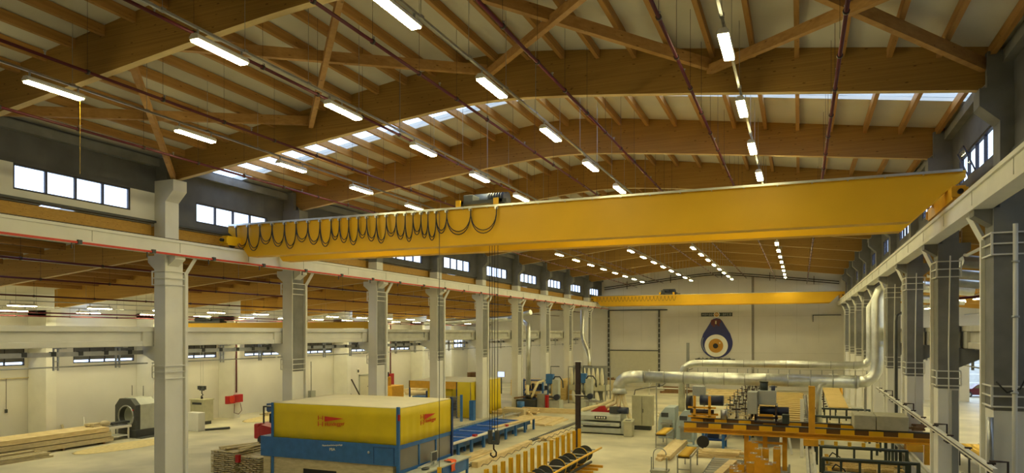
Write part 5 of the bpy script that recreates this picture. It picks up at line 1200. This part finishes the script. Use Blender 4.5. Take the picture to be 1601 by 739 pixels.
obj('ribbon', mb, 'pipe_red', t, label='dark red bow at the top'); obj('ribbon_loop', MB().tube([(EX-.08, EY-.12, EZ+3.15), (EX-.1, EY-.12, EZ+2.75)], .09, 8), 'bag_cloth', t)
t = thing('company_sign', 'narrow dark sign band with round W emblem above the eye mural', 'sign', (EX, EY, 8.6))
obj('band', MB().box(EX-1.8, EX+1.8, EY-.03, EY+.05, 8.62, 9.06), 'green_steel', t)
obj('emblem_rim', MB().disc((EX, EY-.05, 8.84), .36, 'y', .05, 8), 'eye_white', t); obj('emblem', MB().disc((EX, EY-.08, 8.84), .26, 'y', .03, 24), 'eye_amber', t)
textobj('W', 'emblem_letter', .36, (EX, EY-.10, 8.84), (PI/2, 0, 0), 'eye_white', t, .005)
rr = random.Random(11); lt = MB()
for x0 in (-1.65, -1.4, -1.15, -.9, -.65, .72, .97, 1.22, 1.47):
    x = EX+x0; lt.box(x, x+.035, EY-.04, EY-.03, 8.72, 8.96)
    for z in rr.sample((8.72, 8.82, 8.93), 2): lt.box(x, x+.14, EY-.04, EY-.03, z, z+.03)
    if rr.random() < .6: lt.box(x+.12, x+.155, EY-.04, EY-.03, 8.72, 8.96)
obj('worn_letters', lt, 'dark_grey' if False else 'steel', t)
t = thing('lettering_board', 'thin dark ledge with script letters under the eye mural', 'sign', (EX-.2, EY, 3.15))
obj('ledge', MB().box(EX-2.5, EX+2.1, EY-.06, EY+.05, 3.42, 3.53), 'black', t)
lt = MB(); x = EX-2.2
while x < EX+1.5:
    h = rr.uniform(.10, .34); w_ = rr.uniform(.08, .2)
    lt.tube([(x, EY-.04, 3.53), (x+w_*.2, EY-.04, 3.53+h*.6), (x+w_*.8, EY-.04, 3.53+h*.4), (x+w_, EY-.04, 3.53)], .03, 5); x += w_+rr.choice((.03, .05, .28))
obj('script_letters', lt, 'dark_grey', t)
# ================================================================== left aisle
t = thing('ring_saw', 'octagonal dark grey ring machine with light grey side against the left wall', 'machine', (-39.4, 32.4, 0))
oc = [(-40.55, .1), (-38.75, .1), (-38.75, 2.05), (-39.2, 2.45), (-40.15, 2.45), (-40.55, 2.0)]
def ringbox(poly, cx, cz, r, y0, y1, n=32):
    """plate with a round hole: outline sampled by angle"""
    def hit(a):
        dx, dz = math.cos(a), math.sin(a); best = 9
        for i in range(len(poly)):
            (x1, z1), (x2, z2) = poly[i], poly[(i+1) % len(poly)]; ex, ez = x2-x1, z2-z1; den = dx*ez-dz*ex
            if abs(den) < 1e-9: continue
            tt = ((x1-cx)*ez-(z1-cz)*ex)/den; uu = ((x1-cx)*dz-(z1-cz)*dx)/den
            if tt > 0 and -1e-6 <= uu <= 1+1e-6: best = min(best, tt)
        return cx+dx*best, cz+dz*best
    ang = sorted([2*PI*i/n for i in range(n)]+[math.atan2(z-cz, x-cx) % (2*PI) for x, z in poly]); m = len(ang)
    P = []
    for yy in (y0, y1):
        P += [(hit(a)[0], yy, hit(a)[1]) for a in ang]; P += [(cx+r*math.cos(a), yy, cz+r*math.sin(a)) for a in ang]
    F = []
    for i in range(m):
        j = (i+1) % m; F += [(i, j, m+j, m+i), (2*m+i, 3*m+i, 3*m+j, 2*m+j), (i, 2*m+i, 2*m+j, j), (m+i, m+j, 3*m+j, 3*m+i)]
    return MB().add(P, F)
obj('front_shell', ringbox(oc, -39.55, 1.35, .62, 31.9, 32.25), 'dark_grey', t)
oc2 = [(a+.02, b_+.02) for a, b_ in oc]
obj('rear_shell', ringbox(oc2, -39.55, 1.35, .62, 32.25, 33.45), 'machine_grey', t)
obj('skirt', MB().box(-40.5, -38.65, 31.85, 33.5, 0, .5), 'dark_grey', t, bevel=.03)
obj('ring_band', MB().tube([(-39.55+.66*math.cos(a), 31.88, 1.35+.66*math.sin(a)) for a in [2*PI*q/28 for q in range(29)]], .05, 6), 'steel', t)
for x in (-39.9, -38.9): obj('aerial', MB().tube([(x, 32.6, 2.6), (x, 32.6, 3.25)], .02, 6), 'dark_grey', t)
obj('button', MB().disc((-38.95, 31.88, 1.75), .05, 'y', .04, 10), 'red_paint', t)
t = thing('roller_table', 'white roller table feeding the ring machine from the left', 'roller table', (-39.4, 30.4, 0), 'tables of the ring machine')
for x in (-39.95, -39.0): obj('side_rail', MB().box(x-.05, x+.05, 29.0, 31.8, .72, .86), 'white_paint', t)
parts('roller', MB().cyl((-.42, 0, 0), (.42, 0, 0), .05, 8), [(-39.48, 29.2+.28*i, .82) for i in range(10)], 'steel', t)
for x in (-39.95, -39.0):
    for y in (29.2, 30.4, 31.6): obj('leg', MB().box(x-.04, x+.04, y-.04, y+.04, 0, .72), 'white_paint', t)
obj('shelf', MB().box(-39.95, -39.0, 29.2, 31.6, .2, .26), 'white_paint', t)
obj('table_load', MB().bar((-39.5, 31.9, 1.02), (-39.5, 30.7, 1.0), .5, .12), 'dark_grey', None, 'dark clamp block on the white roller table at the ring', 'clamp')
pile('offcut', 'crumpled pale sack or offcut heaped on the white roller table', 'offcuts on the white roller table', 7, -39.8, -39.1, 29.2, 30.2, .9, .7, layers=2, w_=.28, h_=.14, m='dull_wood', jit=.7)
obj('sack', MB().sphere((-39.4, 30.3, 1.08), .26, 12, sq=(1, 1.3, .75)), 'dull_wood', None, 'pale sack on the white roller table', 'sack')
t = thing('roller_table', 'white roller table leaving the ring machine on the right', 'roller table', (-39.4, 34.6, 0), 'tables of the ring machine')
for x in (-39.95, -39.0): obj('side_rail', MB().box(x-.05, x+.05, 33.6, 36.6, .72, .86), 'white_paint', t)
for x in (-39.95, -39.0):
    for y in (33.8, 35.2, 36.5): obj('leg', MB().box(x-.04, x+.04, y-.04, y+.04, 0, .72), 'white_paint', t)
for z in (.2, .45): obj('shelf', MB().box(-39.95, -39.0, 33.8, 36.5, z, z+.05), 'white_paint', t)
obj('machine_mat', MB().box(-38.6, -38.1, 31.8, 34.2, 0, .06), 'dark_grey', None, 'low dark plate on the floor beside the ring machine', 'plate')
obj('control_stand', MB().box(-41.9, -41.4, 36.5, 37.5, 0, 1.9), 'dark_grey', None, 'thin dark stand behind the ring machine at the wall', 'stand')
t = thing('electric_cabinet', 'beige control cabinet right of the first left column', 'cabinet', (-40.3, 38.8, 0))
obj('body', MB().box(-41.0, -39.7, 38.3, 39.2, .25, 1.75), 'beige', t, bevel=.02); obj('lid', MB().box(-41.05, -39.65, 38.25, 39.25, 1.75, 1.83), 'beige', t); obj('label_strip', MB().box(-40.8, -39.9, 38.28, 38.3, 1.45, 1.6), 'dark_grey', t); obj('beacon', MB().cyl((-40.3, 38.7, 1.83), (-40.3, 38.7, 2.0), .08, 10), 'black', t); obj('plinth', MB().box(-40.9, -39.8, 38.4, 39.1, 0, .25), 'dark_grey', t)
obj('white_crate', MB().box(-38.5, -37.4, 35.6, 36.2, 0, 1.25), 'white_paint', None, 'white upright box on the floor of the left aisle', 'box', bevel=.03)
obj('floor_scrap', MB().bar((-37.4, 36.2, .06), (-36.4, 37.4, .1), .35, .1), 'dark_grey', None, 'flat dark scrap beside the white upright box', 'scrap')
for r in range(2):
    for l in range(3):
        for q in range(3):
            obj('long_timber', MB().box(-40.2+.62*q, -39.62+.62*q, 19.5 if q else 20.2, 30.1-.15*l, .12+.30*l, .38+.30*l), 'dull_wood' if l < 2 else 'fresh', None, 'long timber in the big stack along the left wall, %s layer from the floor' % ORD[l], 'timber', 'long timbers of the left wall stack, layer %s' % ORD[l]) if r == 0 else None
for y in (21, 24, 27, 29.5): obj('bearer', MB().box(-40.2, -38.4, y-.06, y+.06, 0, .12), 'old_wood', None, 'short bearer under the long timber stack by the left wall', 'timber', 'bearers under the wall stack')
pile('plank', 'plank in the low pile before the long stack at the left edge', 'planks at the left edge', 10, -38.2, -36.9, 20.5, 25.3, 0, 4.8, layers=4, w_=.26, h_=.09, m='dull_wood', jit=.03)
obj('leaning_board', MB().bar((-41.75, 29.6, .03), (-42.0, 29.4, 1.0), .35, .04), 'dull_wood', None, 'small board leaning on the left wall above the timber stack', 'board')
obj('leaning_rod', MB().tube([(-41.8, 30.8, 0), (-42.1, 30.9, 1.3)], .04, 6), 'white_plastic', None, 'thin white rod leaning on the left wall', 'rod')
obj('wall_conduit', MB().tube([(-42.12, 21, 4.0), (-42.12, 28.0, 4.0), (-42.12, 28.0, 5.6)], .035, 6), 'dull_wood', None, 'thin conduit running along the left outer wall', 'conduit')
obj('pull_switch', MB().tube([(-42.1, 26.2, 4.0), (-42.1, 26.2, 2.2)], .015, 5).box(-42.14, -42.06, 26.14, 26.26, 2.05, 2.25), 'dark_grey', None, 'cord hanging from the wall conduit at the left edge', 'cord')
# pendant of the aisle crane
t = thing('hook_chain', 'chain hoist hook hanging in the left aisle before the wall', 'hook', (-37.9, 37.2, 2.3))
mb = MB().tube([(-38.05, 36.4, 6.9), (-38.0, 36.4, 2.95)], .012, 5); mb.tube([(-37.75, 36.4, 6.9), (-37.8, 36.4, 2.95)], .012, 5); obj('chains', mb, 'galv', t)
mb = MB().box(-38.2, -38.0, 36.3, 36.5, 2.75, 3.0); mb.box(-37.8, -37.6, 36.3, 36.5, 2.75, 3.0); mb.box(-38.1, -37.7, 36.35, 36.45, 2.68, 2.8); mb.tube([(-37.9, 36.4, 2.7), (-37.9, 36.4, 2.5), (-37.8, 36.4, 2.38), (-37.95, 36.4, 2.3)], .04, 6); obj('hook_block', mb, 'dark_grey', t)
# fire hose cabinet with red pipe
t = thing('fire_hose_cabinet', 'red double fire hose cabinet on the left wall pilaster', 'fire cabinet', (-40.4, 42, 1.2))
obj('cabinet', MB().box(-40.58, -40.3, 41.2, 42.0, 1.2, 1.8), 'red_paint', t, bevel=.02); obj('cabinet', MB().box(-40.58, -40.3, 42.02, 42.8, 1.25, 1.85), 'red_paint', t, bevel=.02)
obj('reel', MB().disc((-40.28, 41.6, 1.55), .28, 'x', .04, 18), 'logo_red', t); obj('riser', MB().tube([(-40.5, 42.3, 2.0), (-40.5, 42.3, 7.5)], .06, 8), 'pipe_red', t)
obj('hose', MB().tube([(-40.3, 41.9, 1.15), (-40.25, 41.8, .5), (-40.2, 42.2, .35), (-40.25, 42.6, .6), (-40.3, 42.5, 1.2)], .025, 6), 'pipe_red', t)
pile('offcut', 'scrap stick in the sawdust along the left aisle wall', 'scrap sticks by the left wall', 14, -40.0, -39.0, 43.6, 46, .0, 1.0, layers=3, w_=.12, h_=.09, m='dull_wood', jit=1.3)
pile('offcut', 'scrap wood heaped beside the blue box in the left aisle', 'scrap heap by the blue box', 16, -39.7, -38.6, 48.2, 51.0, .0, 1.2, layers=5, w_=.16, h_=.12, m='fresh', jit=1.4)
obj('blue_box', MB().box(-41.2, -40.2, 46.4, 47.8, 0, .75), 'blue_dark', None, 'dark blue box by the left wall scrap heap', 'box', bevel=.03)
obj('sawdust_patch', MB().sphere((-38.0, 45.0, 0), 3.4, 20, sq=(.5, 1.3, .012)), 'sawdust', None, 'yellow sawdust spread on the left aisle floor', 'sawdust')
obj('sawdust_patch', MB().sphere((-36.6, 29.6, 0), 2.2, 20, sq=(.6, 1.5, .012)), 'sawdust', None, 'yellow sawdust spread before the ring machine', 'sawdust')
# stacked boards beside the yellow machine
n_ = 0
for l in range(11):
    for q in range(7):
        x = -25.75 + .21*q; lab = 'grey-beige board in the stickered stack left of the yellow machine'
        if n_ == 0: bsrc = obj('stacked_board', MB().box(-.09, .09, -1.25, 1.25, 0, .055), 'dull_wood', None, lab, 'timber', 'boards of the stickered stack', origin=(0, 0, 0)); bsrc.location = (x, 26.6, .05+.095*l)
        else: dup(bsrc, (x, 26.6+.03*((l*q) % 3), .05+.095*l))
        n_ += 1
    for y in (25.6, 26.6, 27.6):
        s_ = 'sticker lath between the board layers left of the yellow machine'
        obj('sticker_lath', MB().box(-25.85, -24.4, y-.03, y+.03, .0+.095*l+.010, .05+.095*l), 'dull_wood', None, s_, 'lath', 'laths of the stickered stack')
n2 = 0
for l in range(9):
    for q in range(6):
        x = -24.15 + .21*q; n2 += 1
        dup(bsrc, (x, 26.7+.04*((l+q) % 3), .05+.095*l), 'beige board in the lower second stack against the blue cabinet', 'boards of the second stack')
pile('offcut', 'loose board thrown on top of the stickered stack', 'loose boards on the stickered stack', 6, -25.6, -24.3, 25.8, 27.4, 1.08, 1.9, layers=2, w_=.16, h_=.05, m='dull_wood', jit=.35)
obj('red_can', MB().box(-24.3, -24.1, 25.30, 25.45, .6, .95), 'red_paint', None, 'small red box stuck on the front of the second board stack', 'box')
t = thing('forklift', 'red forklift with black mast half hidden behind the yellow machine', 'forklift', (-29.6, 33.2, 0))
obj('body', MB().prism([(-30.7, .3), (-28.9, .3), (-28.9, 1.0), (-29.4, 1.25), (-30.4, 1.3), (-30.75, 1.0)], 'y', 32.6, 34.0), 'red_paint', t, bevel=.06)
obj('mast', MB().box(-28.75, -28.65, 32.8, 32.9, .1, 3.0).box(-28.75, -28.65, 33.7, 33.8, .1, 3.0).box(-28.75, -28.65, 32.8, 33.8, 2.2, 2.3), 'black', t)
obj('overhead_guard', MB().box(-30.4, -28.9, 32.7, 33.9, 2.25, 2.32).box(-30.4, -30.33, 32.7, 32.77, 1.2, 2.25).box(-28.97, -28.9, 32.7, 32.77, 1.0, 2.25).box(-30.4, -30.33, 33.83, 33.9, 1.2, 2.25), 'black', t)
obj('seat', MB().box(-30.1, -29.6, 33.0, 33.6, 1.25, 1.4).box(-30.2, -30.05, 33.0, 33.6, 1.3, 1.85), 'rubber', t, bevel=.03)
for x in (-30.3, -29.1):
    for y in (32.6, 34.0): obj('wheel', MB().disc((x, y, .32), .32, 'y', .22, 18), 'rubber', t)
for y in (33.0, 33.6): obj('fork', MB().box(-28.65, -27.5, y-.06, y+.06, .1, .15), 'dark_iron', t)
obj('red_counterweight', MB().box(-31.1, -30.72, 32.7, 33.9, .35, 1.25), 'red_paint', t, bevel=.08)
bpy.data.objects['forklift'].location.x += 1.1
t = thing('red_skip', 'dark red scoop bin at the left corner of the yellow machine', 'bin', (-24.6, 29.7, 0))
obj('scoop', MB().prism([(-26.5, 1.0), (-25.6, .75), (-25.5, 1.6), (-26.5, 1.75)], 'y', 29.4, 30.3), 'red_paint', t, bevel=.03); obj('foot', MB().box(-26.3, -25.7, 29.5, 30.2, 0, .85), 'dark_iron', t)
# items along the left wall behind the machine
t = thing('band_saw', 'yellow workshop machine with dark top beyond the third left column', 'machine', (-38, 60, 0))
obj('body', MB().box(-38.6, -37.0, 59.2, 61.4, .2, 1.4), 'machine_orange', t, bevel=.03); obj('upper_body', MB().box(-38.6, -37.6, 59.2, 60.0, 1.4, 2.3), 'machine_orange', t, bevel=.03); obj('dark_top', MB().box(-38.5, -37.8, 59.3, 59.9, 2.3, 2.75), 'black', t); obj('base', MB().box(-38.5, -37.1, 59.3, 61.3, 0, .2), 'dark_grey', t)
pile('plank', 'timber piece in the heap along the left wall beyond the yellow machine tool', 'timber heap along the far left wall', 12, -39.6, -37.6, 64, 70, 0, 3.6, layers=4, w_=.4, h_=.16, jit=.25)
t = thing('blue_transport_frame', 'blue steel frame loaded with a pale log between the third and fourth columns', 'frame', (-32.5, 58.2, 0))
obj('frame', MB().box(-33.8, -31.2, 57.6, 59.4, .55, .7).box(-33.8, -33.7, 57.6, 57.7, 0, .55).box(-31.3, -31.2, 57.6, 57.7, 0, .55).box(-33.8, -33.7, 59.3, 59.4, 0, .55).box(-31.3, -31.2, 59.3, 59.4, 0, .55), 'blue_paint', t)
obj('pale_log', MB().tube([(-34.6, 57.8, .95), (-31.0, 59.2, .95)], .22, 10), 'fresh', None, 'pale log lying on the blue steel frame', 'log')
t = thing('steel_workbench', 'dark steel workbench with planks on top by the fourth left column', 'workbench', (-34.5, 66, 0))
obj('top', MB().box(-35.7, -33.2, 65.4, 66.6, 1.1, 1.2), 'dull_wood', t)
for x in (-35.6, -33.3):
    for y in (65.5, 66.5): obj('leg', MB().box(x-.06, x+.06, y-.06, y+.06, 0, 1.1), 'dark_grey', t)
t = thing('fire_hose_cabinet', 'red fire cabinet on the far part of the left wall', 'fire cabinet', (-40.4, 64.5, 1.1))
obj('cabinet', MB().box(-40.58, -40.3, 64.1, 64.9, 1.1, 2.3), 'red_paint', t, bevel=.02); obj('riser', MB().tube([(-40.5, 64.5, 2.3), (-40.5, 64.5, 7.5)], .06, 8), 'pipe_red', t)
for i, (y, h) in enumerate(((58.2, 1.7), (59.6, 1.55))):
    obj('leaning_pole', MB().tube([(-41.2, y+.5, 0), (-42.05, y, h+.4)], .07, 6), 'dark_iron', None, '%s dark pole leaning against the left wall' % ['left', 'right'][i], 'pole', 'leaning poles')
t = thing('junction_box', 'grey electrical box on the front of the second left column', 'electrical box', (-22.5, FR[3]+.8, 3.3))
obj('box', MB().box(-22.62, -22.42, FR[3]+.62, FR[3]+.98, 3.3, 3.75), 'grey_paint', t, bevel=.01); obj('conduit', MB().tube([(-22.52, FR[3]+.75, 3.75), (-22.52, FR[3]+.75, 5.2)], .025, 6), 'steel', t)
t = thing('door_sign', 'small picture sign beside the side door on the left wall', 'sign', (XWL+.05, 60.9, 2.5)); obj('plate', MB().box(XWL+.01, XWL+.05, 60.7, 61.2, 2.45, 2.95), 'eye_white', t); obj('pictogram', MB().box(XWL+.05, XWL+.055, 60.8, 61.1, 2.55, 2.85), 'dark_grey', t)

# odds and ends around the lumber tables and gantry
for i in range(3):
    t = thing('valve_block', 'cluster of brass valves and black hose ends at the left foot of lumber table %s' % ['one', 'two', 'three'][i], 'valves', (1.0, 26.4+2.9*i, 1.05), 'valve clusters at the lumber tables')
    y = 26.2+2.9*i
    obj('manifold', MB().box(.95, 1.15, y-.3, y+.9, 1.12, 1.22), 'galv', t)
    parts('valve', MB().cyl((0, 0, 0), (0, 0, .22), .05, 8).disc((0, 0, .24), .08, 'z', .03, 10), [(1.05, y-.2+.28*j, 1.22) for j in range(4)], 'brass', t)
    obj('hose', MB().tube([(1.05, y+.8, 1.2), (1.3, y+1.0, 1.5), (1.6, y+1.1, 1.3), (1.7, y+1.0, 1.12)], .03, 6), 'black', t)
    obj('foot', MB().box(1.0, 1.1, y, y+.1, .95, 1.12), 'dark_grey', t)
t = thing('loose_frame', 'small pale triangular trestle standing on the slatted bed', 'trestle', (-.9, 41.0, 0))
obj('frame', MB().bar((-1.0, 41.2, 0), (-.8, 41.2, 2.5), .16, .1).bar((-.4, 41.2, 0), (-.8, 41.2, 2.5), .12, .1).bar((-1.0, 41.2, 1.2), (-.5, 41.2, 1.2), .1, .1), 'white_paint', t)
obj('white_upright', MB().box(.02, .20, 40.4, 40.55, 0, 3.1), 'white_paint', None, 'white upright board left of the tall orange gantry post', 'board')
obj('end_wall_post', MB().box(-12.1, -11.8, 82.5, 82.8, 0, 5.5), 'grid_grey', None, 'grey steel post standing left of the eye mural', 'post')
